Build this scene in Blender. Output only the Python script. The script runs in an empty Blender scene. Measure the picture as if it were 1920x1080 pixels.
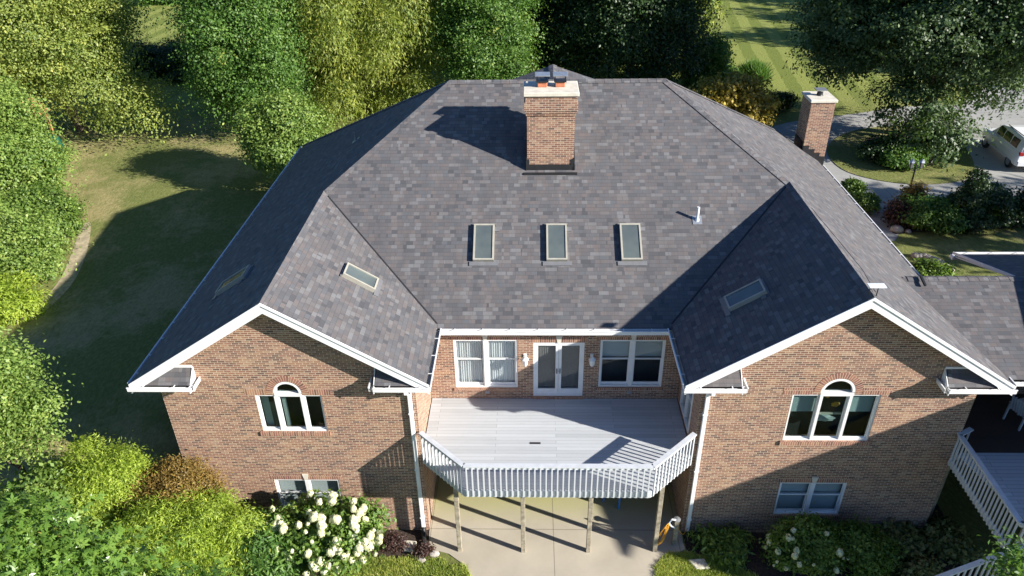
import bpy, bmesh, math, random
import numpy as np
from mathutils import Vector, Matrix
random.seed(7); RNG = np.random.default_rng(11)
S = bpy.context.scene; COL = S.collection

# ------------------------------------------------------------------ camera, sky, sun, exposure
F = 1409.25; PITCH, YAW, ROLL = 0.5453, 0.0299, -0.0164
CAM = np.array([0.2535, -16.1008, 19.0625])
def _axes():
    cy, sy = math.cos(YAW), math.sin(YAW); cp, sp = math.cos(PITCH), math.sin(PITCH)
    w = np.array([-sy*cp, cy*cp, -sp]); r = np.array([cy, sy, 0.]); u = np.cross(r, w)
    r2 = math.cos(ROLL)*r+math.sin(ROLL)*u; u2 = -math.sin(ROLL)*r+math.cos(ROLL)*u
    return r2, u2, w
AR, AU, AW = _axes()
cd = bpy.data.cameras.new('camera'); cam = bpy.data.objects.new('camera', cd); COL.objects.link(cam)
cd.sensor_width = 36; cd.lens = F/1920*36; cd.clip_start = 0.1; cd.clip_end = 3000
cam.matrix_world = Matrix(((AR[0], AU[0], -AW[0], CAM[0]), (AR[1], AU[1], -AW[1], CAM[1]), (AR[2], AU[2], -AW[2], CAM[2]), (0, 0, 0, 1)))
S.camera = cam
SUN_AZ, SUN_EL = 66.4, 24.0           # azimuth measured from -Y towards +X
sd = Vector((math.cos(math.radians(SUN_EL))*math.sin(math.radians(SUN_AZ)), -math.cos(math.radians(SUN_EL))*math.cos(math.radians(SUN_AZ)), math.sin(math.radians(SUN_EL))))
W = bpy.data.worlds.new('World'); S.world = W; W.use_nodes = True
nt = W.node_tree; sky = nt.nodes.new('ShaderNodeTexSky'); sky.sky_type = 'NISHITA'; sky.sun_disc = False
sky.sun_elevation = math.radians(SUN_EL); sky.sun_rotation = math.atan2(sd.x, sd.y)
sky.air_density = 1.0; sky.dust_density = 0.3; sky.ozone_density = 4.0
bg = nt.nodes['Background']; bg.inputs[1].default_value = 0.055; tn = nt.nodes.new('ShaderNodeMix'); tn.data_type = 'RGBA'; tn.blend_type = 'MULTIPLY'; tn.inputs[0].default_value = 1; tn.inputs[7].default_value = (.80, .98, 1.22, 1)
nt.links.new(sky.outputs[0], tn.inputs[6]); nt.links.new(tn.outputs[2], bg.inputs[0])
ld = bpy.data.lights.new('sun', 'SUN'); ld.energy = 5.0; ld.angle = math.radians(0.53); ld.color = (1, 0.95, 0.88)
sun = bpy.data.objects.new('sun', ld); COL.objects.link(sun); sun.location = (30, -20, 40)
sun.rotation_euler = sd.to_track_quat('Z', 'Y').to_euler()
S.view_settings.view_transform = 'Standard'; S.view_settings.look = 'None'; S.view_settings.gamma = 1
S.view_settings.exposure = 1.15

# ------------------------------------------------------------------ materials
def mat(name):
    m = bpy.data.materials.new(name); m.use_nodes = True; t = m.node_tree
    b = t.nodes['Principled BSDF']; return m, t, b
def N(t, kind, **kw):
    n = t.nodes.new('ShaderNode'+kind)
    for k, v in kw.items():
        if isinstance(k, str) and hasattr(n, k): setattr(n, k, v)
    return n
def mth(t, op, a, b=None, c=None):
    n = t.nodes.new('ShaderNodeMath'); n.operation = op
    for i, v in enumerate((a, b, c)):
        if v is None: continue
        if isinstance(v, (int, float)): n.inputs[i].default_value = v
        else: t.links.new(v, n.inputs[i])
    return n.outputs[0]
def ramp(t, fac, stops, interp='LINEAR'):
    n = t.nodes.new('ShaderNodeValToRGB'); r = n.color_ramp; r.interpolation = interp
    while len(r.elements) < len(stops): r.elements.new(0.5)
    for e, (p, c) in zip(r.elements, stops): e.position = p; e.color = (*c, 1)
    t.links.new(fac, n.inputs[0]); return n.outputs[0]
def mix(t, fac, a, b, mode='MIX'):
    n = t.nodes.new('ShaderNodeMix'); n.data_type = 'RGBA'; n.blend_type = mode
    for i, v in ((0, fac), (6, a), (7, b)):
        if isinstance(v, (int, float)): n.inputs[i].default_value = v
        elif isinstance(v, tuple): n.inputs[i].default_value = (*v, 1)
        else: t.links.new(v, n.inputs[i])
    return n.outputs[2]
def noise(t, vec, scale, detail=3, rough=.55):
    n = t.nodes.new('ShaderNodeTexNoise'); n.inputs['Scale'].default_value = scale; n.inputs['Detail'].default_value = detail; n.inputs['Roughness'].default_value = rough
    if vec is not None: t.links.new(vec, n.inputs['Vector'])
    return n.outputs[0]
def coords(t, kind='Object'): return t.nodes.new('ShaderNodeTexCoord').outputs[kind]
def mapping(t, vec, scale=(1, 1, 1), loc=(0, 0, 0)):
    n = t.nodes.new('ShaderNodeMapping'); n.inputs['Scale'].default_value = scale; n.inputs['Location'].default_value = loc
    t.links.new(vec, n.inputs[0]); return n.outputs[0]
def bump(t, b, h, strength=.3, dist=.02):
    n = t.nodes.new('ShaderNodeBump'); n.inputs['Strength'].default_value = strength; n.inputs['Distance'].default_value = dist
    t.links.new(h, n.inputs['Height']); t.links.new(n.outputs[0], b.inputs['Normal'])
def simple(name, col, rough=.6, nscale=3.0, var=.12, metal=0, bumps=0.05):
    m, t, b = mat(name); v = coords(t); f = noise(t, v, nscale, 4)
    lo = tuple(max(0, c*(1-var)) for c in col); hi = tuple(min(1, c*(1+var)) for c in col)
    t.links.new(ramp(t, f, [(.3, lo), (.7, hi)]), b.inputs['Base Color'])
    b.inputs['Roughness'].default_value = rough; b.inputs['Metallic'].default_value = metal
    if bumps: bump(t, b, noise(t, v, nscale*8, 3), bumps, .01)
    return m
def cells(t, uv, w, h, jitter=0.0, seed=0.0):
    """running-bond cells: returns (random value, distance to vertical edge in m, distance to row edge in m)"""
    sx = t.nodes.new('ShaderNodeSeparateXYZ'); t.links.new(uv, sx.inputs[0])
    vr = mth(t, 'DIVIDE', sx.outputs[1], h); row = mth(t, 'FLOOR', vr); fv = mth(t, 'FRACT', vr)
    if jitter:
        wn = t.nodes.new('ShaderNodeTexWhiteNoise'); wn.noise_dimensions = '1D'; t.links.new(mth(t, 'ADD', row, seed), wn.inputs['W'])
        off = mth(t, 'MULTIPLY', wn.outputs[0], jitter)
    else: off = mth(t, 'MULTIPLY', mth(t, 'MODULO', mth(t, 'ABSOLUTE', row), 2.0), .5)
    ur = mth(t, 'ADD', mth(t, 'DIVIDE', sx.outputs[0], w), off); col = mth(t, 'FLOOR', ur); fu = mth(t, 'FRACT', ur)
    cb = t.nodes.new('ShaderNodeCombineXYZ'); t.links.new(col, cb.inputs[0]); t.links.new(row, cb.inputs[1]); cb.inputs[2].default_value = seed
    w2 = t.nodes.new('ShaderNodeTexWhiteNoise'); w2.noise_dimensions = '3D'; t.links.new(cb.outputs[0], w2.inputs['Vector'])
    eu = mth(t, 'MULTIPLY', mth(t, 'SUBTRACT', .5, mth(t, 'ABSOLUTE', mth(t, 'SUBTRACT', fu, .5))), w)
    ev = mth(t, 'MULTIPLY', fv, h)
    return w2.outputs[0], eu, ev
def brick_mat(name, w=.205, h=.0677, stops=None, mortar=(.66, .54, .41), m=.012):
    M, t, b = mat(name); uv = coords(t, 'UV'); v, eu, ev = cells(t, uv, w, h)
    big = noise(t, mapping(t, uv, (.6, .6, 1)), 1.2, 3)
    col = ramp(t, v, stops or [(0, (.068, .042, .036)), (.12, (.115, .062, .046)), (.28, (.19, .088, .057)), (.48, (.265, .132, .080)), (.66, (.235, .104, .068)), (.82, (.335, .185, .110)), (1, (.38, .26, .17))])
    g = noise(t, uv, 40, 3)
    col = mix(t, mth(t, 'MULTIPLY', g, .35), col, (.185, .115, .085))
    col = mix(t, mth(t, 'MULTIPLY', big, .18), col, (.25, .145, .085))
    pt_ = noise(t, mapping(t, uv, (.9, 2.6, 1)), 1.0, 4)
    col = mix(t, mth(t, 'MAXIMUM', mth(t, 'MINIMUM', mth(t, 'MULTIPLY', mth(t, 'SUBTRACT', pt_, .52), 3.0), .28), 0.0), col, (.38, .215, .105))
    col = mix(t, mth(t, 'MAXIMUM', mth(t, 'MINIMUM', mth(t, 'MULTIPLY', mth(t, 'SUBTRACT', .46, pt_), 3.0), .40), 0.0), col, (.16, .075, .055))
    stn = noise(t, mapping(t, uv, (1.4, .25, 1)), 1.0, 5)
    col = mix(t, mth(t, 'MAXIMUM', mth(t, 'MULTIPLY', mth(t, 'SUBTRACT', stn, .55), 1.6), 0.0), col, (.13, .09, .065))
    mm = mth(t, 'MAXIMUM', mth(t, 'LESS_THAN', eu, m*.5), mth(t, 'LESS_THAN', ev, m))
    mc = mix(t, noise(t, uv, 3, 2), mortar, tuple(c*.8 for c in mortar))
    t.links.new(mix(t, mm, col, mc), b.inputs['Base Color']); b.inputs['Roughness'].default_value = .88
    bump(t, b, mth(t, 'ADD', mth(t, 'MULTIPLY', mth(t, 'SUBTRACT', 1.0, mm), .7), mth(t, 'MULTIPLY', g, .4)), .5, .008)
    return M
def shingle_mat(name, tint=1.0):
    M, t, b = mat(name); uv = coords(t, 'UV')
    v1, eu1, ev = cells(t, uv, .31, .138, 3.7, 0); v2, eu2, _ = cells(t, uv, .19, .138, 5.3, 17)
    pal = [(0, (.042, .043, .050)), (.18, (.062, .063, .071)), (.38, (.083, .083, .089)), (.54, (.106, .089, .086)), (.68, (.090, .096, .106)), (.84, (.128, .103, .096)), (1, (.170, .170, .172))]
    pal = [(p, tuple(c*tint*1.14 for c in cc)) for p, cc in pal]
    col = mix(t, mth(t, 'GREATER_THAN', v2, .45), ramp(t, v1, pal), ramp(t, v2, pal))
    g = noise(t, uv, 160, 2); big = noise(t, uv, .35, 4)
    col = mix(t, mth(t, 'ADD', .10, mth(t, 'MULTIPLY', big, .42)), col, (.092*tint, .090*tint, .091*tint))
    st = noise(t, mapping(t, uv, (2.2, .18, 1)), 1.0, 4)
    col = mix(t, mth(t, 'MULTIPLY', mth(t, 'SUBTRACT', st, .42), .9), col, (.05, .05, .053))
    edge = mth(t, 'LESS_THAN', ev, .013); vert = mth(t, 'MULTIPLY', mth(t, 'LESS_THAN', mth(t, 'MINIMUM', eu1, mth(t, 'ADD', eu2, .003)), .006), .35)
    col = mix(t, mth(t, 'MAXIMUM', mth(t, 'MULTIPLY', edge, .5), vert), col, (.028, .028, .033))  # butt shadow painted as a dark line per course; tab joints darkened too
    col = mix(t, mth(t, 'MULTIPLY', g, .16), col, (.15, .15, .15))
    t.links.new(col, b.inputs['Base Color']); b.inputs['Roughness'].default_value = .82; b.inputs['Specular IOR Level'].default_value = .35
    hgt = mth(t, 'ADD', mth(t, 'MULTIPLY', mth(t, 'DIVIDE', ev, .138), -.7), mth(t, 'ADD', mth(t, 'MULTIPLY', mth(t, 'GREATER_THAN', v1, .5), .4), mth(t, 'MULTIPLY', g, .25)))
    bump(t, b, hgt, .35, .012); return M
def plank_mat(name, col, w=.142, axis='v', gap=.007, rough=.7, dark=(.05, .05, .05), streak=.5):
    M, t, b = mat(name); uv = coords(t, 'UV'); v, eu, ev = cells(t, uv, 3.65, w, 0.0)
    st = noise(t, mapping(t, uv, (1.2, 30, 1)), 1, 4); bl = noise(t, uv, .8, 4)
    a = tuple(c*.86 for c in col); c2 = tuple(min(1, c*1.05) for c in col)
    cc = mix(t, v, a, c2); cc = mix(t, mth(t, 'MULTIPLY', mth(t, 'GREATER_THAN', st, .62), streak*.35), cc, tuple(c*.5 for c in col))
    cc = mix(t, mth(t, 'MULTIPLY', mth(t, 'SUBTRACT', bl, .5), streak), cc, tuple(c*.72 for c in col))
    cc = mix(t, mth(t, 'MAXIMUM', mth(t, 'LESS_THAN', ev, gap), mth(t, 'LESS_THAN', eu, .004)), cc, dark)
    t.links.new(cc, b.inputs['Base Color']); b.inputs['Roughness'].default_value = rough
    bump(t, b, mth(t, 'ADD', mth(t, 'GREATER_THAN', ev, gap), mth(t, 'MULTIPLY', st, .3)), .3, .006); return M
def leaf_mat(name, stops, trans=.35, rough=.5, gain=1.0):
    stops = [(p, tuple(min(.9, x*gain) for x in c)) for p, c in stops]
    M, t, b = mat(name); at = t.nodes.new('ShaderNodeAttribute'); at.attribute_name = 'tone'
    col = ramp(t, at.outputs['Fac'], stops); b.inputs['Roughness'].default_value = rough; b.inputs['Specular IOR Level'].default_value = .4
    t.links.new(col, b.inputs['Base Color']); tr = t.nodes.new('ShaderNodeBsdfTranslucent')
    t.links.new(mix(t, 1.0, col, (1.3, 1.35, .7), 'MULTIPLY'), tr.inputs[0])
    mx = t.nodes.new('ShaderNodeMixShader'); mx.inputs[0].default_value = trans
    t.links.new(b.outputs[0], mx.inputs[1]); t.links.new(tr.outputs[0], mx.inputs[2])
    t.links.new(mx.outputs[0], t.nodes['Material Output'].inputs[0]); return M
def glass_mat(name, tint=(.75, .85, .85), refl=.12, rough=.02):
    M, t, b = mat(name); tp = t.nodes.new('ShaderNodeBsdfTransparent'); tp.inputs[0].default_value = (*tint, 1)
    gl = t.nodes.new('ShaderNodeBsdfGlossy'); gl.inputs['Roughness'].default_value = rough
    lw = t.nodes.new('ShaderNodeLayerWeight'); lw.inputs[0].default_value = .35
    f = mth(t, 'ADD', mth(t, 'MULTIPLY', lw.outputs[0], .5), refl); mx = t.nodes.new('ShaderNodeMixShader')
    t.links.new(mth(t, 'MINIMUM', f, .9), mx.inputs[0]); t.links.new(tp.outputs[0], mx.inputs[1]); t.links.new(gl.outputs[0], mx.inputs[2])
    t.links.new(mx.outputs[0], t.nodes['Material Output'].inputs[0]); return M

M = {}
M['brick'] = brick_mat('red_brown_brick')
M['rowlock'] = brick_mat('rowlock_brick', w=.068, h=.26, stops=[(0, (.12, .05, .04)), (.4, (.26, .10, .07)), (.75, (.34, .15, .09)), (1, (.4, .22, .13))], m=.010)
M['shingle'] = shingle_mat('slate_grey_shingles')
M['cap'] = shingle_mat('ridge_cap_shingles', 1.12)
M['white'] = simple('white_trim_paint', (.75, .75, .74), .5, 2.2, .08, bumps=.02)
M['gutter_in'] = simple('gutter_channel', (.42, .40, .36), .6, 2.0, .25)
M['trim_grey'] = simple('weathered_white_rail', (.54, .56, .575), .55, 4, .10)
M['deck'] = plank_mat('grey_white_deck_boards', (.47, .49, .50), streak=.6, dark=(.20, .20, .20))
M['deck_b'] = plank_mat('grey_deck_boards', (.62, .64, .66), streak=.6)
M['post'] = simple('weathered_post_wood', (.27, .235, .17), .85, 6, .45, bumps=.4)
M['flash'] = simple('black_flashing', (.018, .018, .02), .5, 5, .2)
M['limestone'] = simple('limestone_cap', (.62, .57, .47), .8, 4, .15, bumps=.2)
M['terracotta'] = simple('terracotta_flue', (.48, .17, .085), .8, 6, .2)
M['metal'] = simple('galvanised_metal', (.42, .44, .46), .35, 6, .15, metal=.6)
M['sky_frame'] = simple('skylight_frame_paint', (.36, .34, .28), .5, 5, .1)
M['sky_apron'] = simple('skylight_apron', (.20, .20, .205), .5, 5, .1, metal=.3)
M['glass'] = glass_mat('window_glass', (.95, .975, .975), .03)
M['glass_dk'] = glass_mat('dark_window_glass', (.62, .74, .72), .0)
M['door_screen'] = simple('brown_grey_screen', (.21, .205, .195), .8, 30, .25)
M['curtain'] = simple('pale_curtain', (.62, .65, .65), .8, 1.2, .10)
M['blind'] = simple('pale_blind', (.40, .46, .46), .7, 1.0, .06)
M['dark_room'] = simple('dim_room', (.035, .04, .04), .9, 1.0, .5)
M['lantern'] = simple('lantern_white', (.72, .72, .70), .4, 9, .08)
M['black'] = simple('black_plastic', (.015, .015, .016), .45, 9, .2)
M['tyre'] = simple('tyre_rubber', (.02, .02, .02), .8, 9, .2)
M['hose'] = simple('yellow_hose', (.55, .27, .03), .5, 8, .15)
M['blue'] = simple('blue_plastic', (.03, .20, .55), .4, 6, .1)
M['palewhite'] = simple('pale_plastic', (.72, .76, .8), .4, 6, .08)
M['car'] = simple('white_car_paint', (.78, .79, .80), .22, 1, .02, bumps=0)
M['car_glass'] = simple('dark_car_glass', (.012, .015, .018), .08, 1, .1, bumps=0)
M['red_lens'] = simple('red_lens', (.35, .02, .02), .25, 9, .1, bumps=0)
M['playwood'] = simple('orange_cedar', (.40, .20, .08), .8, 7, .3, bumps=.3)
M['green_plastic'] = simple('dark_green_plastic', (.01, .09, .06), .4, 5, .2)
M['rock'] = simple('pale_stone', (.38, .34, .30), .9, 7, .3, bumps=.5)
M['bark'] = simple('tree_bark', (.11, .085, .06), .95, 8, .4, bumps=.8)
M['tan_flower'] = simple('cream_bloom', (.80, .78, .55), .8, 12, .12, bumps=.3)

def concrete_mat(name, col, joints=None, algae=False):
    Mt, t, b = mat(name); v = coords(t); n1 = noise(t, v, .7, 5); n2 = noise(t, v, 12, 4)
    c = ramp(t, n1, [(.25, tuple(x*.78 for x in col)), (.6, col), (.85, tuple(x*1.12 for x in col))])
    c = mix(t, mth(t, 'MULTIPLY', n2, .3), c, tuple(x*.8 for x in col))
    sx = t.nodes.new('ShaderNodeSeparateXYZ'); t.links.new(v, sx.inputs[0])
    if algae:
        a = mth(t, 'MULTIPLY', mth(t, 'SMOOTH_MIN', mth(t, 'MAXIMUM', mth(t, 'MULTIPLY', mth(t, 'SUBTRACT', sx.outputs[1], .5), .8), 0.0), 1.0, .2), mth(t, 'GREATER_THAN', n1, .1))
        c = mix(t, mth(t, 'MULTIPLY', a, mth(t, 'ADD', .25, mth(t, 'MULTIPLY', n1, .8))), c, (.30, .30, .07))
    if joints:
        for ax, p0, per in joints:
            d = mth(t, 'ABSOLUTE', mth(t, 'SUBTRACT', mth(t, 'PINGPONG', mth(t, 'SUBTRACT', sx.outputs[ax], p0), per/2), 0.0))
            c = mix(t, mth(t, 'MULTIPLY', mth(t, 'LESS_THAN', d, .014), .6), c, (.12, .10, .07))
    t.links.new(c, b.inputs['Base Color']); b.inputs['Roughness'].default_value = .9; bump(t, b, n2, .2, .01); return Mt
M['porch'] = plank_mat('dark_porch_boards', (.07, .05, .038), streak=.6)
M['patio'] = concrete_mat('patio_concrete', (.46, .41, .32), [(0, .95, 3.9), (1, .42, 4.0)], True)
M['drive'] = concrete_mat('driveway_concrete', (.36, .355, .33), [(0, 1.0, 4.5), (1, 2.0, 4.5)])
def grass_mat():
    Mt, t, b = mat('lawn_grass'); v = coords(t); sx = t.nodes.new('ShaderNodeSeparateXYZ'); t.links.new(v, sx.inputs[0])
    a = noise(t, v, .16, 5, .6); d = noise(t, v, 1.1, 6, .7); e = noise(t, mapping(t, v, (1, .5, 1)), 9, 4, .7); h = noise(t, v, 35, 2, .7)
    g = ramp(t, e, [(.25, (.105, .135, .034)), (.5, (.185, .205, .062)), (.75, (.29, .285, .105))])
    dry = ramp(t, e, [(.25, (.26, .21, .09)), (.6, (.47, .385, .19)), (.85, (.60, .51, .30))])
    f = mth(t, 'MULTIPLY', mth(t, 'SUBTRACT', mth(t, 'ADD', mth(t, 'MULTIPLY', a, .75), mth(t, 'MULTIPLY', d, .35)), .53), 7.0)
    f = mth(t, 'MINIMUM', mth(t, 'MAXIMUM', f, .03), .85)
    far = mth(t, 'MINIMUM', mth(t, 'MAXIMUM', mth(t, 'MULTIPLY', mth(t, 'SUBTRACT', sx.outputs[1], 30.0), .1), 0.0), 1.0)
    f = mth(t, 'MULTIPLY', f, mth(t, 'SUBTRACT', 1.0, mth(t, 'MULTIPLY', far, .85)))
    c = mix(t, f, g, dry)
    u = mth(t, 'ADD', mth(t, 'ADD', sx.outputs[0], mth(t, 'MULTIPLY', sx.outputs[1], -.12)), mth(t, 'MULTIPLY', d, .5))
    st = mth(t, 'GREATER_THAN', mth(t, 'FRACT', mth(t, 'DIVIDE', u, 2.1)), .5)
    c = mix(t, mth(t, 'MULTIPLY', far, .92), c, mix(t, st, (.190, .230, .050), (.30, .33, .085)))
    c = mix(t, mth(t, 'MULTIPLY', h, .40), c, (.09, .11, .03))
    t.links.new(c, b.inputs['Base Color']); b.inputs['Roughness'].default_value = .95; b.inputs['Specular IOR Level'].default_value = .1
    bump(t, b, mth(t, 'ADD', h, mth(t, 'MULTIPLY', e, 1.5)), .6, .05); return Mt
M['grass'] = grass_mat()
M['mulch'] = simple('dark_mulch', (.045, .03, .022), 1, 14, .7, bumps=1)
M['soil'] = simple('bare_tan_soil', (.36, .30, .19), 1, 5, .3, bumps=.6)
def LS(a, b, c, d=None):
    return [(0, a), (.45, b), (.8, c), (1, d or tuple(min(1, x*1.2) for x in c))]
LM = {
 'yellowgreen': leaf_mat('yellow_green_leaves', LS((.045, .080, .016), (.125, .155, .032), (.22, .235, .052), (.29, .26, .055)), gain=1.9),
 'lightgreen': leaf_mat('light_green_leaves', LS((.04, .08, .014), (.10, .15, .030), (.18, .22, .055)), gain=1.9),
 'midgreen': leaf_mat('mid_green_leaves', LS((.018, .045, .009), (.045, .088, .016), (.085, .13, .028), (.15, .16, .03)), gain=2.35),
 'darkgreen': leaf_mat('dark_green_leaves', LS((.010, .026, .008), (.024, .050, .013), (.045, .078, .022)), .22, .45, gain=1.5),
 'oak': leaf_mat('glossy_oak_leaves', LS((.016, .034, .011), (.036, .062, .020), (.070, .098, .036)), .28, .48, gain=2.0),
 'weep': leaf_mat('feathery_needles', LS((.035, .060, .012), (.105, .125, .026), (.18, .185, .045), (.26, .2, .05)), .45, gain=2.9),
 'chartreuse': leaf_mat('chartreuse_threads', LS((.055, .090, .012), (.15, .195, .024), (.225, .265, .040), (.31, .30, .05)), .45, gain=2.3),
 'orange': leaf_mat('orange_brown_leaves', LS((.06, .045, .014), (.15, .10, .026), (.22, .145, .035), (.24, .23, .04)), gain=1.7),
 'gold': leaf_mat('golden_leaves', LS((.08, .06, .012), (.20, .155, .028), (.33, .25, .05), (.16, .18, .03)), gain=1.9),
 'bright': leaf_mat('bright_green_leaves', LS((.03, .065, .012), (.075, .125, .020), (.14, .20, .040), (.23, .27, .06)), gain=1.7),
 'near': leaf_mat('glossy_maple_leaves', LS((.035, .08, .014), (.085, .15, .024), (.15, .225, .045), (.27, .27, .06)), .35, .28, gain=1.6),
 'purple': leaf_mat('purple_leaves', LS((.03, .018, .018), (.08, .04, .035), (.13, .085, .06)), gain=1.2),
 'hosta': leaf_mat('hosta_leaves', LS((.05, .07, .02), (.11, .12, .035), (.22, .20, .07), (.26, .18, .06)), .2, gain=1.6),
 'blade': leaf_mat('grass_blades', LS((.05, .08, .014), (.12, .15, .03), (.22, .23, .055), (.36, .31, .12)), .3, gain=2.6),
}

# ------------------------------------------------------------------ mesh helpers
def uvbox(me):
    uvl = me.uv_layers.new(name='UVMap'); n = len(me.loops)
    for p in me.polygons:
        nn = p.normal
        if abs(nn.z) > .97: tt = Vector((1, 0, 0)); bt = Vector((0, 1, 0))
        else:
            tt = Vector((-nn.y, nn.x, 0)).normalized(); bt = nn.cross(tt)
        for li in p.loop_indices:
            co = me.vertices[me.loops[li].vertex_index].co
            uvl.data[li].uv = (co.dot(tt), co.dot(bt))
class MB:
    def __init__(s): s.v = []; s.f = []
    def add(s, vs, fs):
        o = len(s.v); s.v += [tuple(v) for v in vs]; s.f += [tuple(i+o for i in f) for f in fs]; return s
    def box(s, x0, x1, y0, y1, z0, z1):
        vs = [(x, y, z) for z in (z0, z1) for (x, y) in ((x0, y0), (x1, y0), (x1, y1), (x0, y1))]
        return s.add(vs, [(3, 2, 1, 0), (4, 5, 6, 7), (0, 1, 5, 4), (1, 2, 6, 5), (2, 3, 7, 6), (3, 0, 4, 7)])
    def quad(s, x0, x1, y, z0, z1): return s.add([(x0, y, z0), (x1, y, z0), (x1, y, z1), (x0, y, z1)], [(0, 1, 2, 3)])
    def obox(s, a, b, w, h, up=(0, 0, 1)):
        """box along a->b, width w sideways, height h along up (centred)"""
        a = Vector(a); b = Vector(b); d = (b-a).normalized(); up = Vector(up); sd_ = d.cross(up)
        if sd_.length < 1e-4: sd_ = d.cross(Vector((0, 1, 0)))
        sd_.normalize(); u = sd_.cross(d).normalized(); vs = []
        for p in (a, b):
            for i, j in ((-1, -1), (1, -1), (1, 1), (-1, 1)): vs.append(p+sd_*(i*w/2)+u*(j*h/2))
        return s.add(vs, [(0, 1, 2, 3), (7, 6, 5, 4), (0, 4, 5, 1), (1, 5, 6, 2), (2, 6, 7, 3), (3, 7, 4, 0)])
    def prism(s, pts, ext):
        n = len(pts); e = Vector(ext); vs = [Vector(p) for p in pts]+[Vector(p)+e for p in pts]
        return s.add(vs, [tuple(range(n-1, -1, -1)), tuple(range(n, 2*n))]+[(i, (i+1) % n, n+(i+1) % n, n+i) for i in range(n)])
    def tube(s, path, rad, seg=8, closed=False):
        P = [Vector(p) for p in path]; n = len(P); R_ = rad if isinstance(rad, (list, tuple)) else [rad]*n; o = len(s.v); ref = Vector((0.13, .2, 1)).normalized()
        for i, p in enumerate(P):
            d = (P[min(i+1, n-1)]-P[max(i-1, 0)]).normalized(); a = d.cross(ref)
            if a.length < .05: a = d.cross(Vector((1, 0, 0)))
            a.normalize(); b = d.cross(a)
            for k in range(seg):
                th = 2*math.pi*k/seg; s.v.append(tuple(p+a*(math.cos(th)*R_[i])+b*(math.sin(th)*R_[i])))
        for i in range(n-1):
            for k in range(seg): s.f.append((o+i*seg+k, o+i*seg+(k+1) % seg, o+(i+1)*seg+(k+1) % seg, o+(i+1)*seg+k))
        s.f.append(tuple(o+k for k in range(seg-1, -1, -1))); s.f.append(tuple(o+(n-1)*seg+k for k in range(seg))); return s
    def lathe(s, c, prof, seg=12):
        o = len(s.v); c = Vector(c)
        for (r, z) in prof:
            for k in range(seg): th = 2*math.pi*k/seg; s.v.append((c.x+r*math.cos(th), c.y+r*math.sin(th), c.z+z))
        for i in range(len(prof)-1):
            for k in range(seg): s.f.append((o+i*seg+k, o+i*seg+(k+1) % seg, o+(i+1)*seg+(k+1) % seg, o+(i+1)*seg+k))
        s.f.append(tuple(o+k for k in range(seg-1, -1, -1))); s.f.append(tuple(o+(len(prof)-1)*seg+k for k in range(seg))); return s
    def blob(s, c, r, seg=10, rings=7, amp=.15, seed=0):
        o = len(s.v); rnd = random.Random(seed); c = Vector(c)
        for i in range(rings+1):
            ph = math.pi*i/rings
            for k in range(seg):
                th = 2*math.pi*k/seg; q = 1+amp*(rnd.random()-.5)*2
                s.v.append((c.x+r[0]*q*math.sin(ph)*math.cos(th), c.y+r[1]*q*math.sin(ph)*math.sin(th), c.z+r[2]*q*math.cos(ph)))
        for i in range(rings):
            for k in range(seg): s.f.append((o+i*seg+k, o+(i+1)*seg+k, o+(i+1)*seg+(k+1) % seg, o+i*seg+(k+1) % seg))
        return s
    def mesh(s, name, off=(0, 0, 0)):
        me = bpy.data.meshes.new(name); me.from_pydata([(a-off[0], b-off[1], c-off[2]) for a, b, c in s.v], [], s.f); me.update()
        if len(s.f) > 1: bm = bmesh.new(); bm.from_mesh(me); bmesh.ops.recalc_face_normals(bm, faces=bm.faces); bm.to_mesh(me); bm.free()
        return me
    def build(s, name, m, parent=None, smooth=False, bevel=0, cut=None, off=None):
        if off is None: off = ORG.get(root_of(parent), (0, 0, 0)) if parent else (0, 0, 0)
        me = s.mesh(name, off); o = bpy.data.objects.new(name, me); COL.objects.link(o)
        if bevel:
            md = o.modifiers.new('b', 'BEVEL'); md.width = bevel; md.segments = 1; md.limit_method = 'ANGLE'
        if cut:
            cm = cut.mesh('cutter', off); c = bpy.data.objects.new('cutter', cm); COL.objects.link(c)
            md = o.modifiers.new('c', 'BOOLEAN'); md.operation = 'DIFFERENCE'; md.object = c; md.solver = 'EXACT'
        if bevel or cut:
            dg = bpy.context.evaluated_depsgraph_get(); dg.update(); me2 = bpy.data.meshes.new_from_object(o.evaluated_get(dg)); me2.name = name
            o.modifiers.clear(); o.data = me2; me = me2
            if cut: bpy.data.objects.remove(c)
        me.materials.clear(); me.materials.append(M[m] if isinstance(m, str) else m); uvbox(me)
        if smooth: me.polygons.foreach_set('use_smooth', [True]*len(me.polygons))
        if parent: o.parent = parent
        return o
ORG = {}
def root_of(o):
    while o is not None and o.parent is not None: o = o.parent
    return o.name if o else None
def tag(o, label=None, cat=None, group=None, kind=None):
    if label: o['label'] = label
    if cat: o['category'] = cat
    if group: o['group'] = group
    if kind: o['kind'] = kind
    return o
def thing(name, label, cat, loc=(0, 0, 0), group=None):
    o = bpy.data.objects.new(name, None); COL.objects.link(o); o.location = loc; o.empty_display_size = .3
    ORG[o.name] = tuple(loc); return tag(o, label, cat, group)
def ray(px, py): return AW*F+AR*(px-960)+AU*(540-py)
def at_z(px, py, z): v = ray(px, py); return tuple(CAM+v*((z-CAM[2])/v[2]))
def at_y(px, py, y): v = ray(px, py); return tuple(CAM+v*((y-CAM[1])/v[1]))

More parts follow.
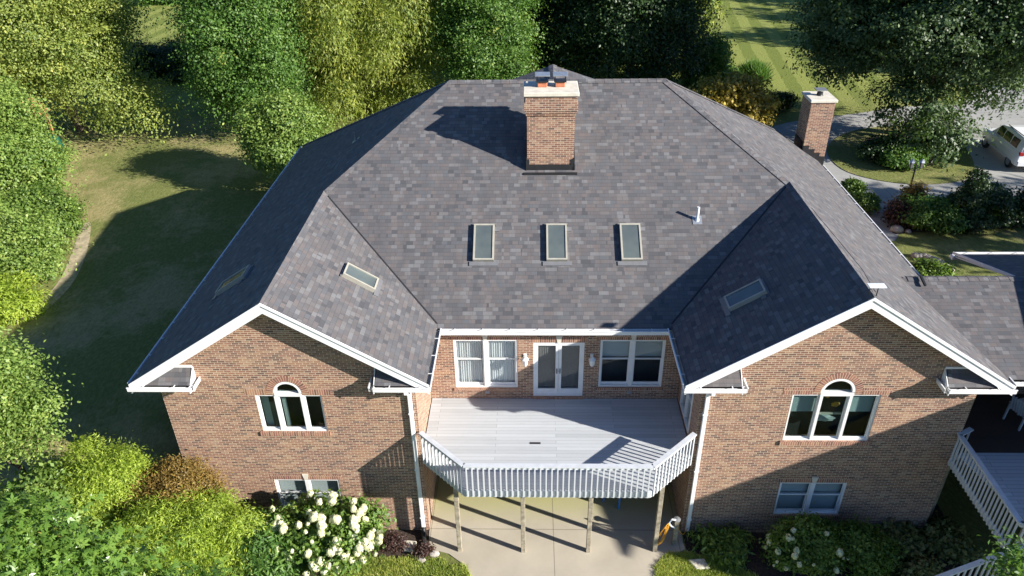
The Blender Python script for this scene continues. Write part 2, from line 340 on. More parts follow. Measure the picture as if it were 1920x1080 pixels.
# ------------------------------------------------------------------ terrain
def sm(a, b, x): t = np.clip((x-a)/(b-a), 0, 1); return t*t*(3-2*t)
def hgt(x, y):
    x = np.asarray(x, float); y = np.asarray(y, float)
    L = sm(-9.3, -12.5, x) if False else 1-sm(-12.5, -9.3, x); Rr = sm(12.6, 15.5, x)
    hl = .55+1.5*sm(-4, 7, y)+.55*sm(12, 32, y); hr = 2.6*sm(2.5, 10, y); hm = 2.6*sm(15, 18, y)
    base = L*hl+Rr*hr+(1-L-Rr)*hm
    wob = .12*np.sin(x*.31+1)*np.cos(y*.27)*(1-np.clip((17-y)/6, 0, 1)*(x > -12))*(x < 12)
    return base+wob+.01*np.clip(y-60, 0, 500)
def ground():
    xs = np.concatenate([np.linspace(-700, -80, 14), np.linspace(-70, -30, 21), np.arange(-29, 30.1, .75), np.linspace(32, 70, 20), np.linspace(80, 700, 14)])
    ys = np.concatenate([np.linspace(-120, -14, 8), np.arange(-12, 44, .75), np.linspace(46, 90, 23), np.linspace(100, 1500, 16)])
    X, Y = np.meshgrid(xs, ys); Z = hgt(X, Y); v = np.stack([X, Y, Z], -1).reshape(-1, 3); nx = len(xs); ny = len(ys)
    f = [(j*nx+i, j*nx+i+1, (j+1)*nx+i+1, (j+1)*nx+i) for j in range(ny-1) for i in range(nx-1)]
    me = bpy.data.meshes.new('ground'); me.from_pydata(v.tolist(), [], f); me.materials.append(M['grass']); me.polygons.foreach_set('use_smooth', [True]*len(f))
    o = bpy.data.objects.new('ground', me); COL.objects.link(o); tag(o, kind='structure')
ground()
def sheet(name, pts, m, dz=.01, sub=.8, thick=0):
    """polygon draped over the terrain: triangulated grid clipped by point-in-polygon via bmesh bisect of a subdivided ngon"""
    bm = bmesh.new(); vs = [bm.verts.new((x, y, 0)) for x, y in pts]; bm.faces.new(vs)
    x0 = min(p[0] for p in pts); x1 = max(p[0] for p in pts); y0 = min(p[1] for p in pts); y1 = max(p[1] for p in pts)
    for ax, a, b in ((0, x0, x1), (1, y0, y1)):
        k = a+sub
        while k < b-.05:
            co = [0, 0, 0]; no = [0, 0, 0]; co[ax] = k; no[ax] = 1
            bmesh.ops.bisect_plane(bm, geom=bm.verts[:]+bm.edges[:]+bm.faces[:], plane_co=co, plane_no=no); k += sub
    bmesh.ops.triangulate(bm, faces=[f for f in bm.faces if len(f.verts) > 4])
    for v in bm.verts: v.co.z = float(hgt(v.co.x, v.co.y))+dz
    bmesh.ops.recalc_face_normals(bm, faces=bm.faces)
    if sum(f.normal.z for f in bm.faces) < 0: bmesh.ops.reverse_faces(bm, faces=bm.faces)
    me = bpy.data.meshes.new(name); bm.to_mesh(me); bm.free(); me.materials.append(M[m]); me.polygons.foreach_set('use_smooth', [True]*len(me.polygons)); uvbox(me)
    o = bpy.data.objects.new(name, me); COL.objects.link(o); return tag(o, kind='structure')
def smooth_poly(pts, k=4):
    out = []; n = len(pts)
    for i in range(n):
        p0, p1, p2, p3 = [np.array(pts[(i+j-1) % n], float) for j in range(4)]
        for s_ in range(k):
            t = s_/k; out.append(tuple(.5*((2*p1)+(-p0+p2)*t+(2*p0-5*p1+4*p2-p3)*t*t+(-p0+3*p1-3*p2+p3)*t**3)))
    return out

# ------------------------------------------------------------------ the house
P = .6385; ZE = 6.204
XL0, XL1, XR0, XR1 = -10.84, -2.516, 4.40, 13.205
XLM, XRM = (XL0+XL1)/2, (XR0+XR1)/2; RL = (XL1-XL0)/2; RR = (XR1-XR0)/2; YM = 2.766; H = 5.206
ZL = ZE+P*RL; ZR = ZE+P*RR; AXL = XL0+H/P; AXR = XR1-H/P; AY = YM+H/P; AZ = ZE+H
zl = lambda x: ZE+P*min(x-XL0, XL1-x)
zr = lambda x: ZE+P*min(x-XR0, XR1-x)
house = thing('brick_house', 'large two storey brown brick house with grey shingle hip roof and two front gables', 'house', (0, 0, 0))
YW = .40
def gable_wall(x0, x1, zf, xm, cut):
    ins = .13
    pts = [(x0, YW, -.4), (x1, YW, -.4), (x1, YW, zf(x1)-ins), (xm, YW, zf(xm)-ins), (x0, YW, zf(x0)-ins)]
    return MB().prism(pts, (0, .25, 0)).build('wall', 'brick', house, cut=cut)
def hole(mb, x0, x1, z0, z1, y=YW): mb.box(x0, x1, y-.3, y+.6, z0, z1)
def arch_pts(cx, cz, r, n=16): return [(cx+r*math.cos(math.pi*i/n), cz+r*math.sin(math.pi*i/n)) for i in range(n+1)]
# window specs
LW = dict(x0=-7.60, x1=-5.70, z0=4.15, z1=5.50, m=(-7.02, -6.27), az=5.56, ar=.36)
RW = dict(x0=7.53, x1=9.97, z0=3.87, z1=5.57, m=(8.34, 9.16), az=5.64, ar=.43)
cutL = MB(); cutR = MB()
def tri_cut(mb, w):
    # one combined outline: rectangle with an arch standing on its middle
    cx = (w['m'][0]+w['m'][1])/2; pts = [(w['x0'], w['z0']), (w['x1'], w['z0']), (w['x1'], w['z1']), (cx+w['ar']+.04, w['z1'])]
    pts += arch_pts(cx, w['az'], w['ar']+.04)+[(cx-w['ar']-.04, w['z1']), (w['x0'], w['z1'])]
    mb.prism([(x, YW-.3, z) for x, z in pts], (0, .9, 0))
tri_cut(cutL, LW); tri_cut(cutR, RW)
LB = (-7.64, -5.64, .95, 2.19); RB = (7.76, 9.76, .81, 2.18)
hole(cutL, LB[0], LB[1], LB[2], LB[3]); hole(cutR, RB[0], RB[1], RB[2], RB[3])
gable_wall(-10.26, -3.01, zl, XLM, cutL); gable_wall(5.0, 12.56, zr, XRM, cutR)
cutM = MB(); YC = 2.98
D1 = (-2.18, -.18, 3.72, 5.60); D2 = (2.40, 4.42, 3.76, 5.60); DD = (.32, 1.91, 3.38, 5.50)
for q in (D1, D2, DD): hole(cutM, *q, y=YC)
hole(cutM, -1.0, .9, .1, 2.1, y=YC); hole(cutM, 2.0, 3.9, .1, 2.1, y=YC)
MB().box(-3.0, 4.99, YC, YC+.25, -.4, 6.10).build('wall', 'brick', house, cut=cutM)
MB().box(-3.26, -3.01, YW+.25, YC+.2, -.4, 6.3).build('wall', 'brick', house)
cutS = MB(); cutS.box(4.6, 5.6, 1.15, 2.55, 3.45, 5.5)
MB().box(5.0, 5.25, YW+.25, YC+.2, -.4, 6.3).build('wall', 'brick', house, cut=cutS)
MB().box(-10.26, -10.01, YW+.25, 18.0, -.4, 6.5).build('wall', 'brick', house)
MB().box(12.31, 12.56, YW+.25, 16.2, -.4, 6.5).build('wall', 'brick', house)
MB().box(-10.01, 12.31, 17.75, 18.0, -.4, 6.3).build('wall', 'brick', house)
MB().box(-10.0, 12.3, YC+.26, 17.7, 3.0, 3.2).build('floor', 'dark_room', house)
# roof planes
def roof(pts, m='shingle', th=.07, deck=True):
    o = MB().prism(pts, (0, 0, -th)).build('roof', m, house)
    if deck: MB().prism([(x, y, z-th-.004) for x, y, z in pts], (0, 0, -.05)).build('soffit', 'white', house)
    return o
yL = YM+RL; yR = YM+RR
roof([(XL0+.1, 0, ZE+.064), (XLM, 0, ZL), (XLM, yL, ZL), (AXL, AY, AZ), (XL0+.1, 18.3, ZE+.064)])
RFL = roof([(XLM, 0, ZL), (XL1-.1, 0, ZE+.064), (XL1-.1, YM+.1, ZE+.064), (XLM, yL, ZL)])
RFM = roof([(XL1-.1, YM-.02, ZE-.013), (XL1-.1, YM+.1, ZE+.064), (XLM, yL, ZL), (AXL, AY, AZ), (AXR, AY, AZ), (XRM, yR, ZR), (XR0+.1, YM+.1, ZE+.064), (XR0+.1, YM-.02, ZE-.013)])
RFR = roof([(XRM, 0, ZR), (XRM, yR, ZR), (XR0+.1, YM+.1, ZE+.064), (XR0+.1, 0, ZE+.064)])
yE = 16.4; xE = XR1-(7.60-ZE)/P
roof([(XRM, 0, ZR), (XR1-.1, 0, ZE+.064), (XR1-.1, yE, ZE+.064), (xE, yE, 7.60), (AXR, AY, AZ), (XRM, yR, ZR)])
roof([(AXL, AY, AZ), (XL0+.1, 18.3, ZE+.064), (12.75, 18.3, ZE+.064), (xE, yE, 7.60), (AXR, AY, AZ)])
# north gable wing behind the ridge
NY = 13.5; NZ = 11.27; NX = 1.10; NP = .34
roof([(NX, AY-.2, NZ), (NX, NY, NZ), (NX-4.5, NY, NZ-4.5*NP), (NX-4.5, AY-.2, NZ-4.5*NP)])
roof([(NX, NY, NZ), (NX, AY-.2, NZ), (NX+4.5, AY-.2, NZ-4.5*NP), (NX+4.5, NY, NZ-4.5*NP)])
MB().prism([(NX-4, NY-.3, 6), (NX+4, NY-.3, 6), (NX+4, NY-.3, NZ-4*NP-.15), (NX, NY-.3, NZ-.15), (NX-4, NY-.3, NZ-4*NP-.15)], (0, -.2, 0)).build('wall', 'brick', house)
# ridge and hip caps (tent shaped strips)
def cap(a, b, w=.17, lift=.028, na=None, nb=None):
    a = Vector(a); b = Vector(b); d = (b-a).normalized(); mb = MB(); L = (b-a).length; n = max(1, int(L/.30)); na = Vector(na); nb = Vector(nb)
    sa = d.cross(na).normalized(); sb = d.cross(nb).normalized()
    if sa.dot(Vector(na)+0*sa) > 0: pass
    da = sa if sa.z < 0 else -sa; db = sb if sb.z < 0 else -sb
    for i in range(n):
        p = a+d*(L*i/n); q = a+d*(L*(i+1)/n+.03); l0 = lift+.007; l1 = lift-.001
        pts = []
        for pt, li in ((p, l0), (q, l1)):
            up = Vector((0, 0, li)); pts += [pt+up, pt+da*w+na*li*.8, pt+db*w+nb*li*.8, pt+Vector((0, 0, -.03))]
        mb.add(pts, [(0, 1, 5, 4), (2, 0, 4, 6), (0, 2, 3, 1), (4, 5, 7, 6), (1, 3, 7, 5), (3, 2, 6, 7)])
    return mb.build('ridge_cap', 'cap', house)
nl = Vector((-P, 0, 1)).normalized(); nr = Vector((P, 0, 1)).normalized(); nf = Vector((0, -P, 1)).normalized()
nb_ = Vector((0, 5.206, 7.4)).normalized()
cap((XLM, yL, ZL), (XLM, 0, ZL), na=nl, nb=nr); cap((XRM, yR, ZR), (XRM, 0, ZR), na=nl, nb=nr)
cap((AXL, AY, AZ), (XLM, yL, ZL), na=nl, nb=nf); cap((AXR, AY, AZ), (XRM, yR, ZR), na=nr, nb=nf)
cap((AXL, AY, AZ), (AXR, AY, AZ), na=nf, nb=nb_)
cap((AXL, AY, AZ), (XL0+.1, 18.3, ZE+.064), na=nl, nb=nb_); cap((AXR, AY, AZ), (xE, yE, 7.60), na=nr, nb=nb_)
cap((NX, NY, NZ), (NX, AY+.1, NZ), na=Vector((-NP, 0, 1)).normalized(), nb=Vector((NP, 0, 1)).normalized())
# valley lines
def strip(a, b, w, m, nm, lift=.012):
    a = Vector(a)+Vector((0, 0, lift)); b = Vector(b)+Vector((0, 0, lift)); return MB().obox(a, b, w, .012).build(nm, m, house)
strip((XL1-.1, YM+.1, ZE+.068), (XLM, yL, ZL), .05, 'flash', 'valley_flashing'); strip((XR0+.1, YM+.1, ZE+.068), (XRM, yR, ZR), .05, 'flash', 'valley_flashing')
# rake boards and soffits of the two front gables
def rake(xa, xm, xb, zf):
    for x0, x1 in ((xa+.02, xm), (xm, xb-.02)):
        z0 = zf(x0)-.02; z1 = zf(x1)-.02
        MB().prism([(x0, -.03, z0), (x1, -.03, z1), (x1, -.03, z1-.30), (x0, -.03, z0-.30)], (0, .028, 0)).build('rake_board', 'white', house)
        MB().prism([(x0, -.055, z0+.03), (x1, -.055, z1+.03), (x1, -.055, z1-.06), (x0, -.055, z0-.06)], (0, .022, 0)).build('drip_edge', 'white', house)
        xa_, xb_ = (x0+.3, x1) if x1 == xm else (x0, x1-.3)
        MB().prism([(xa_, 0, zf(xa_)-.21), (xb_, 0, zf(xb_)-.21), (xb_, 0, zf(xb_)-.25), (xa_, 0, zf(xa_)-.25)], (0, .39, 0)).build('soffit', 'white', house)
rake(XL0, XLM, XL1, zl); rake(XR0, XRM, XR1, zr)
# gutters: open channels with straps
def gutter(path, out, z=ZE, straps=True, w=.12, h=.12):
    """path: polyline (x,y); out: list of outward unit vectors per segment"""
    for (a, b), o in zip(zip(path[:-1], path[1:]), out):
        a = Vector((a[0], a[1], 0)); b = Vector((b[0], b[1], 0)); o = Vector((o[0], o[1], 0)); d = (b-a).normalized(); L = (b-a).length
        g = MB(); g.obox(a+o*w+Vector((0, 0, z-h/2+.01)), b+o*w+Vector((0, 0, z-h/2+.01)), .012, h+.02)
        g.obox(a+o*(w*1.08)+Vector((0, 0, z+.012)), b+o*(w*1.08)+Vector((0, 0, z+.012)), .035, .014)
        gg = g.build('gutter', 'white', house)
        MB().obox(a+o*w/2+Vector((0, 0, z-h+.02)), b+o*w/2+Vector((0, 0, z-h+.02)), w-.012, .012).build('gutter_bed', 'gutter_in', gg)
        MB().obox(a-o*.012+Vector((0, 0, z-.10)), b-o*.012+Vector((0, 0, z-.10)), .024, .2).build('fascia', 'white', house)
        if straps:
            k = .45; s0 = None
            while k < L:
                p = a+d*k
                if s0 is None: s0 = MB().obox(p+Vector((0, 0, z+.02)), p+o*w+Vector((0, 0, z+.02)), .03, .008).build('gutter_strap', 'white', gg); q0 = p.copy()
                else: c = s0.copy(); COL.objects.link(c); c.parent = gg; c.location = p-q0
                k += .85
gutter([(XL1-.1, .02), (XL1-.1, YM-.05)], [(1, 0)]); gutter([(XR0+.1, .02), (XR0+.1, YM-.05)], [(-1, 0)])
gutter([(XL1-.0, YM-.04), (XR0+.0, YM-.04)], [(0, -1)], z=ZE-.03, w=.14)
gutter([(XL0+.1, .02), (XL0+.1, 18.3)], [(-1, 0)]); gutter([(XR1-.1, .02), (XR1-.1, 15.6)], [(1, 0)])
# main eave soffit and frieze
MB().box(-3.0, 4.99, YM-.1, YC-.002, ZE-.20, ZE-.165).build('soffit', 'white', house)
for x0, x1 in ((XL1-.12, -3.0), (XR0+.12, 4.99)):
    MB().box(min(x0, x1), max(x0, x1), .42, YM, ZE-.16, ZE-.13).build('soffit', 'white', house)
MB().box(XL0+.12, -10.27, .42, 18, ZE-.16, ZE-.13).build('soffit', 'white', house); MB().box(12.57, XR1-.12, .42, 16.2, ZE-.16, ZE-.13).build('soffit', 'white', house)
# cornice returns at the gable feet: small shingled slopes with gutters
def gret(xa, xb, inner):
    """inner = +1 if return runs from xa towards +x"""
    z = ZE-.05; lo, hi = min(xa, xb), max(xa, xb)
    MB().prism([(lo, .0, z), (hi, .0, z), (hi-.06 if inner > 0 else hi-.85, .39, z+.34), (lo+.85 if inner > 0 else lo+.06, .39, z+.34)], (0, 0, -.05)).build('cornice_return_roof', 'shingle', house)
    MB().box(lo, hi, .02, .39, z-.17, z-.055).build('cornice_return', 'white', house)
    e = xb
    MB().prism([(e, 0.02, z-.06), (e, .39, z-.06), (e, .39, z+.36), (e, .02, z+.02)], (.02*inner, 0, 0)).build('cornice_return', 'white', house)
    MB().obox((lo+(.95 if inner > 0 else 0), .385, z+.37), (hi-(0 if inner > 0 else .95), .385, z+.37), .03, .06).build('cornice_flashing', 'white', house)
    gutter([(lo-.02, -.0), (hi+.1*(inner > 0), -.0)], [(0, -1)], z=z+.0)
    gutter([(e+.02*inner, -.1), (e+.02*inner, .38)], [(inner, 0)], z=z+.0, straps=False, w=.11)
gret(XL0, -9.15, 1); gret(XL1, -4.05, -1); gret(XR0, 5.95, 1); gret(XR1, 11.45, -1)
# downspouts
def downspout(x, y, zt, zb, off=(0, 0)):
    d = MB(); d.obox((x-off[0], y-.42, zt), (x-off[0], y-.42, zt-.16), .11, .09, (0, 1, 0)); d.obox((x-off[0], y-.42, zt-.12), (x, y-.0, zt-.42), .10, .08)
    d.obox((x, y, zt-.36), (x, y, zb), .115, .085, (0, 1, 0))
    o = d.build('downspout', 'white', house, bevel=.01)
    for z in (zt-1.2, zt-3.4, zb+.5): MB().box(x-.075, x+.075, y-.055, y+.06, z, z+.035).build('downspout_strap', 'white', o)
    return o
dl = downspout(-3.18, .34, ZE-.12, .12); dr = downspout(5.17, .34, ZE-.12, .12)
MB().tube([(-3.18, .34, .2), (-3.18, .28, .1), (-3.12, -.1, .06), (-3.05, -.35, .05)], [.07, .08, .08, .07], 10).build('drain_elbow', 'black', house, smooth=True)

# windows -----------------------------------------------------------------
def frame_rect(mb, x0, x1, z0, z1, y0, y1, t):
    mb.box(x0, x1, y0, y1, z0, z0+t); mb.box(x0, x1, y0, y1, z1-t, z1); mb.box(x0, x0+t, y0, y1, z0+t, z1-t); mb.box(x1-t, x1, y0, y1, z0+t, z1-t)
def double_hung(x0, x1, z0, z1, y, n=2, curt=('curtain', 'curtain'), zmid=None, key=True, lintel=True, lower=None, glass='glass', sill=True):
    w = MB(); t = .05; frame_rect(w, x0, x1, z0, z1, y+.015, y+.14, t); xm = (x0+x1)/2
    zm = zmid or (z0+z1)/2; w.box(xm-.06, xm+.06, y+.01, y+.14, z0+t, z1-t)
    fr = w.build('window', 'white', house); fr['label'] = 'white double window'
    for a, b, c in ((x0+t, xm-.06, curt[0]), (xm+.06, x1-t, curt[1])):
        s = MB(); frame_rect(s, a, b, zm-.02, z1-t, y+.055, y+.09, .035); frame_rect(s, a, b, z0+t, zm+.02, y+.095, y+.125, .045)
        s.box(a+.045, b-.045, y+.094, y+.126, z0+t+.045, z0+t+.085)
        s.build('sash', 'white', fr)
        MB().quad(a+.03, b-.03, y+.07, zm, z1-t-.03).build('pane', glass, fr); MB().quad(a+.04, b-.04, y+.11, z0+t+.04, zm).build('pane', glass, fr)
        if c == 'curtain':
            cm = MB(); k = 40; pts = [(a+(b-a)*i/k, y+.20+.018*math.sin(i*1.9)+.008*math.sin(i*.7)) for i in range(k+1)]
            for i in range(k):
                (xa, ya), (xb, yb) = pts[i], pts[i+1]; cm.add([(xa, ya, z0), (xb, yb, z0), (xb, yb, z1), (xa, ya, z1)], [(0, 1, 2, 3)])
            cm.build('curtain', 'curtain', fr, smooth=True)
        elif c == 'blind':
            bl = MB(); zz = z1-.03; zb = lower if lower else z0
            while zz > zb: bl.add([(a, y+.18, zz-.045), (b, y+.18, zz-.045), (b, y+.21, zz+.004), (a, y+.21, zz+.004)], [(0, 1, 2, 3)]); zz -= .048
            bl.build('blind', 'blind', fr)
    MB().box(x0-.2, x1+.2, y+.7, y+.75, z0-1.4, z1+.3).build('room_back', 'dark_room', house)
    if sill: MB().box(x0-.06, x1+.06, y-.035, y+.10, z0-.13, z0-.003).build('brick_sill', 'rowlock', house)
    if lintel:
        MB().box(x0-.1, xm-.09, y-.006, y+.05, z1+.003, z1+.21).build('brick_lintel', 'rowlock', house)
        MB().box(xm+.09, x1+.1, y-.006, y+.05, z1+.003, z1+.21).build('brick_lintel', 'rowlock', house)
    if key: MB().prism([(xm-.05, y-.025, z1+.002), (xm+.05, y-.025, z1+.002), (xm+.095, y-.025, z1+.235), (xm-.095, y-.025, z1+.235)], (0, .07, 0)).build('keystone', 'limestone', house)
    return fr
double_hung(*D1, YC, zmid=4.82, curt=('curtain', 'curtain')); double_hung(*D2, YC, zmid=4.84, curt=('blind', 'blind'), lower=4.85, glass='glass')
double_hung(*LB, YW, curt=('blind', 'blind')); double_hung(*RB, YW, curt=('blind', 'blind'), zmid=1.62)
def palladian(w, curt):
    x0, x1, z0, z1 = w['x0'], w['x1'], w['z0'], w['z1']; a, b = w['m']; y = YW; cx = (a+b)/2; r = w['ar']; az = w['az']; t = .045
    f = MB(); frame_rect(f, x0, x1, z0, z1-.001, y+.02, y+.15, t); f.box(a-.042, a+.042, y+.0, y+.15, z0+t, z1-t); f.box(b-.042, b+.042, y+.0, y+.15, z0+t, z1-t)
    f.box(cx-r-.03, cx+r+.03, y-.005, y+.15, z1-.05, az-.01)
    ro, ri = r+.04, r-.035; n = 20; A = arch_pts(cx, az+.02, ro, n); B = arch_pts(cx, az+.02, ri, n)
    for i in range(n):
        f.prism([(A[i][0], y-.005, A[i][1]), (A[i+1][0], y-.005, A[i+1][1]), (B[i+1][0], y-.005, B[i+1][1]), (B[i][0], y-.005, B[i][1])], (0, .15, 0))
    fr = f.build('arched_window', 'white', house)
    MB().add([(p[0], y+.09, p[1]) for p in arch_pts(cx, az+.02, ri, n)], [tuple(range(n+1))]).build('pane', 'glass_dk', fr)
    for k, (p, q) in enumerate(((x0+t, a-.05), (a+.05, b-.05), (b+.05, x1-t))):
        s = MB(); frame_rect(s, p, q, z0+t, z1-t-(.01 if k == 1 else 0), y+.09, y+.12, .03); s.build('sash', 'white', fr)
        MB().quad(p+.02, q-.02, y+.105, z0+t+.02, z1-t-.02).build('pane', 'glass_dk', fr)
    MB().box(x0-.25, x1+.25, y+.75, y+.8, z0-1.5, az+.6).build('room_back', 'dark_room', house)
    if curt == 'drape':
        for xa, xb in ((x0+t, x0+.27), (a+.06, a+.2)):
            c = MB(); k = 14
            for i in range(k):
                u0 = xa+(xb-xa)*i/k; u1 = xa+(xb-xa)*(i+1)/k; c.add([(u0, y+.25+.02*math.sin(i*2.1), z0), (u1, y+.25+.02*math.sin(i*2.1+2.1), z0), (u1, y+.25+.02*math.sin(i*2.1+2.1), z1), (u0, y+.25+.02*math.sin(i*2.1), z1)], [(0, 1, 2, 3)])
            c.build('curtain', 'curtain', fr, smooth=True)
    else:
        for p, q, zb in ((x0+t, a-.05, z0+.95), (b+.05, x1-t, z0+.95)):
            bl = MB(); zz = z1-.06
            while zz > zb: bl.add([(p, y+.2, zz-.04), (q, y+.2, zz-.04), (q, y+.225, zz+.004), (p, y+.225, zz+.004)], [(0, 1, 2, 3)]); zz -= .048
            bl.build('blind', 'blind', fr)
        MB().box(a+.05, b-.05, y+.125, y+.16, z0+.88, z0+.94).build('sash_rail', 'limestone', fr)
        st = MB(); st.blob((cx-.12, y+.25, z1-.22), (.085, .02, .10), seed=4); st.blob((cx+.16, y+.25, z1-.55), (.13, .02, .09), seed=9); st.build('paper_leaf', 'hose', fr)
        MB().blob((cx, y+.42, z0+.52), (.33, .12, .10), seed=2, amp=.25).build('pale_toy', 'blind', fr)
    # brickwork round the opening
    ring = MB(); o1, o2 = ro+.004, ro+.20; n = 26; A = arch_pts(cx, az+.02, o1, n); B = arch_pts(cx, az+.02, o2, n)
    for i in range(n): ring.prism([(A[i][0], y-.008, A[i][1]), (B[i][0], y-.008, B[i][1]), (B[i+1][0], y-.008, B[i+1][1]), (A[i+1][0], y-.008, A[i+1][1])], (0, .06, 0))
    o = ring.build('brick_arch', 'rowlock', house); me = o.data; uv = me.uv_layers[0]
    for p in me.polygons:
        for li in p.loop_indices:
            c = me.vertices[me.loops[li].vertex_index].co; th = math.atan2(c.z-az, c.x-cx); uv.data[li].uv = (th*(ro+.1), math.hypot(c.x-cx, c.z-az)-o1)
    MB().box(x0-.28, cx-o2-.01, y-.006, y+.05, z1+.003, z1+.24).build('brick_lintel', 'rowlock', house)
    MB().box(cx+o2+.01, x1+.28, y-.006, y+.05, z1+.003, z1+.24).build('brick_lintel', 'rowlock', house)
    MB().box(x0-.08, x1+.08, y-.05, y+.12, z0-.15, z0-.003).build('brick_sill', 'rowlock', house)
palladian(LW, 'drape'); palladian(RW, 'blind')
# french door with two glazed leaves
x0, x1, z0, z1 = DD; f = MB(); frame_rect(f, x0, x1, z0, z1, YC+.01, YC+.15, .055); xm = (x0+x1)/2
door = f.build('french_door', 'white', house)
for a, b, hx in ((x0+.055, xm-.004, -1), (xm+.004, x1-.055, 1)):
    s = MB(); frame_rect(s, a, b, z0+.055, z1-.055, YC+.04, YC+.085, .09); s.box(a+.09, b-.09, YC+.04, YC+.085, z0+.145, z0+.27); lf = s.build('door_leaf', 'white', door)
    MB().quad(a+.085, b-.085, YC+.062, z0+.265, z1-.14).build('pane', 'glass', door)
    vb = MB(); n = 10
    for i in range(n): u = a+.09+(b-a-.18)*i/n; vb.add([(u, YC+.13, z0+.2), (u+.05, YC+.16, z0+.2), (u+.05, YC+.16, z1-.1), (u, YC+.13, z1-.1)], [(0, 1, 2, 3)])
    vb.box(a, b, YC+.2, YC+.21, z0+.1, z1-.08); vb.build('vertical_blind', 'door_screen', door)
    MB().box(xm+hx*.05-.012, xm+hx*.05+.012, YC+.0, YC+.04, 4.28, 4.46).build('door_handle', 'black', door)
MB().box(x0-.02, x1+.02, YC-.05, YC+.02, z0-.1, z0-.005).build('threshold', 'rowlock', house)
MB().box(x0-.1, xm-.09, YC-.006, YC+.05, z1+.003, z1+.21).build('brick_lintel', 'rowlock', house); MB().box(xm+.09, x1+.1, YC-.006, YC+.05, z1+.003, z1+.21).build('brick_lintel', 'rowlock', house)
MB().prism([(xm-.05, YC-.025, z1+.002), (xm+.05, YC-.025, z1+.002), (xm+.1, YC-.025, z1+.25), (xm-.1, YC-.025, z1+.25)], (0, .07, 0)).build('keystone', 'limestone', house)
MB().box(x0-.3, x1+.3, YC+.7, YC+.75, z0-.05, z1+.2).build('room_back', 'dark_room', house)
for lx in (.06, 2.15):       # wall lanterns
    l = MB(); l.box(lx-.05, lx+.05, YC-.03, YC, 4.82, 5.08); l.tube([(lx, YC-.02, 5.02), (lx, YC-.14, 5.09), (lx, YC-.2, 5.04)], .014, 6)
    wl = l.build('wall_lantern', 'lantern', house)
    MB().lathe((lx, YC-.2, 4.72), [(.01, 0), (.05, .03), (.075, .08), (.095, .26), (.12, .28), (.07, .33), (.02, .38), (.01, .41)], 8).build('lantern_body', 'lantern', wl)
for lx in (-1.17, 3.42): MB().box(lx-.07, lx+.07, YC-.025, YC, 3.50, 3.60).build('outlet_box', 'metal', house)
# lower level doors under the deck and side window in the right inner wall
for a, b in ((-1.0, .9), (2.0, 3.9)):
    f = MB(); frame_rect(f, a, b, .1, 2.1, YC+.02, YC+.12, .07); f.box((a+b)/2-.05, (a+b)/2+.05, YC+.02, YC+.12, .17, 2.03); w_ = f.build('patio_door', 'white', house)
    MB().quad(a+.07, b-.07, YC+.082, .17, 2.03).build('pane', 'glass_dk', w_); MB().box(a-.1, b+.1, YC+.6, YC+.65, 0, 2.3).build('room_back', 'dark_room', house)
f = MB(); f.box(4.97, 5.1, 1.15, 1.22, 3.45, 5.5); f.box(4.97, 5.1, 2.48, 2.55, 3.45, 5.5); f.box(4.97, 5.1, 1.22, 2.48, 5.43, 5.5); f.box(4.97, 5.1, 1.22, 2.48, 3.45, 3.52); f.box(4.97, 5.1, 1.81, 1.89, 3.52, 5.43); f.box(4.99, 5.08, 1.22, 1.81, 4.45, 4.5); f.box(4.99, 5.08, 1.89, 2.48, 4.45, 4.5)
sw = f.build('window', 'white', house); MB().box(5.04, 5.045, 1.2, 2.5, 3.5, 5.45).build('pane', 'glass', sw); MB().box(5.3, 5.32, 1.0, 2.7, 3.3, 5.6).build('blind', 'blind', sw)

# skylights ------------------------------------------------------------------
def skylight(c, along, nrm, w, h, hh=.13, apron=True, m='sky_frame'):
    """c centre on the roof plane, along = up-slope unit vector"""
    c = Vector(c); u = Vector(along).normalized(); n = Vector(nrm).normalized(); s = u.cross(n).normalized()
    def bx(mb, s0, s1, u0, u1, n0, n1):
        vs = [c+s*a+u*b+n*k for k in (n0, n1) for (a, b) in ((s0, u0), (s1, u0), (s1, u1), (s0, u1))]
        mb.add(vs, [(3, 2, 1, 0), (4, 5, 6, 7), (0, 1, 5, 4), (1, 2, 6, 5), (2, 3, 7, 6), (3, 0, 4, 7)])
    W2, H2 = w/2, h/2; t = .055; f = MB()
    bx(f, -W2, W2, -H2, -H2+t, -.02, hh); bx(f, -W2, W2, H2-t, H2, -.02, hh); bx(f, -W2, -W2+t, -H2+t, H2-t, -.02, hh); bx(f, W2-t, W2, -H2+t, H2-t, -.02, hh)
    o = f.build('skylight', m, house)
    g = MB(); bx(g, -W2+t, W2-t, -H2+t, H2-t, hh-.035, hh-.025); g.build('pane', M['sky_glass'], o)
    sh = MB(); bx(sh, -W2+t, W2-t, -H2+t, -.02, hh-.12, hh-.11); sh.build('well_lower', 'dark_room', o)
    for q in ((-W2-.12, W2+.14, -H2-.16, -H2-.01, .006, .03), (W2+.003, W2+.16, H2-.22, H2-.08, .01, .03), (-W2-.05, W2+.05, H2+.003, H2+.05, .0, .05)):
        a = MB(); bx(a, *q); a.build('apron', 'sky_apron', o)
    return o
Mg, tg, bgl = mat('skylight_glass'); vv = coords(tg); sxx = tg.nodes.new('ShaderNodeSeparateXYZ'); tg.links.new(vv, sxx.inputs[0])
tg.links.new(ramp(tg, noise(tg, vv, .9, 3), [(.3, (.065, .082, .088)), (.7, (.12, .142, .132))]), bgl.inputs['Base Color']); bgl.inputs['Roughness'].default_value = .12; bgl.inputs['Specular IOR Level'].default_value = .7
M['sky_glass'] = Mg
uf = (0, 1, P)
for cx in (-1.26, 1.07, 3.43): skylight((cx, 5.24, ZE+P*(5.24-YM)), uf, nf, .66, 1.32)
skylight((-4.87, 3.14, ZE+P*(XL1+4.87)), (-1, 0, P), nr, .66, 1.05)
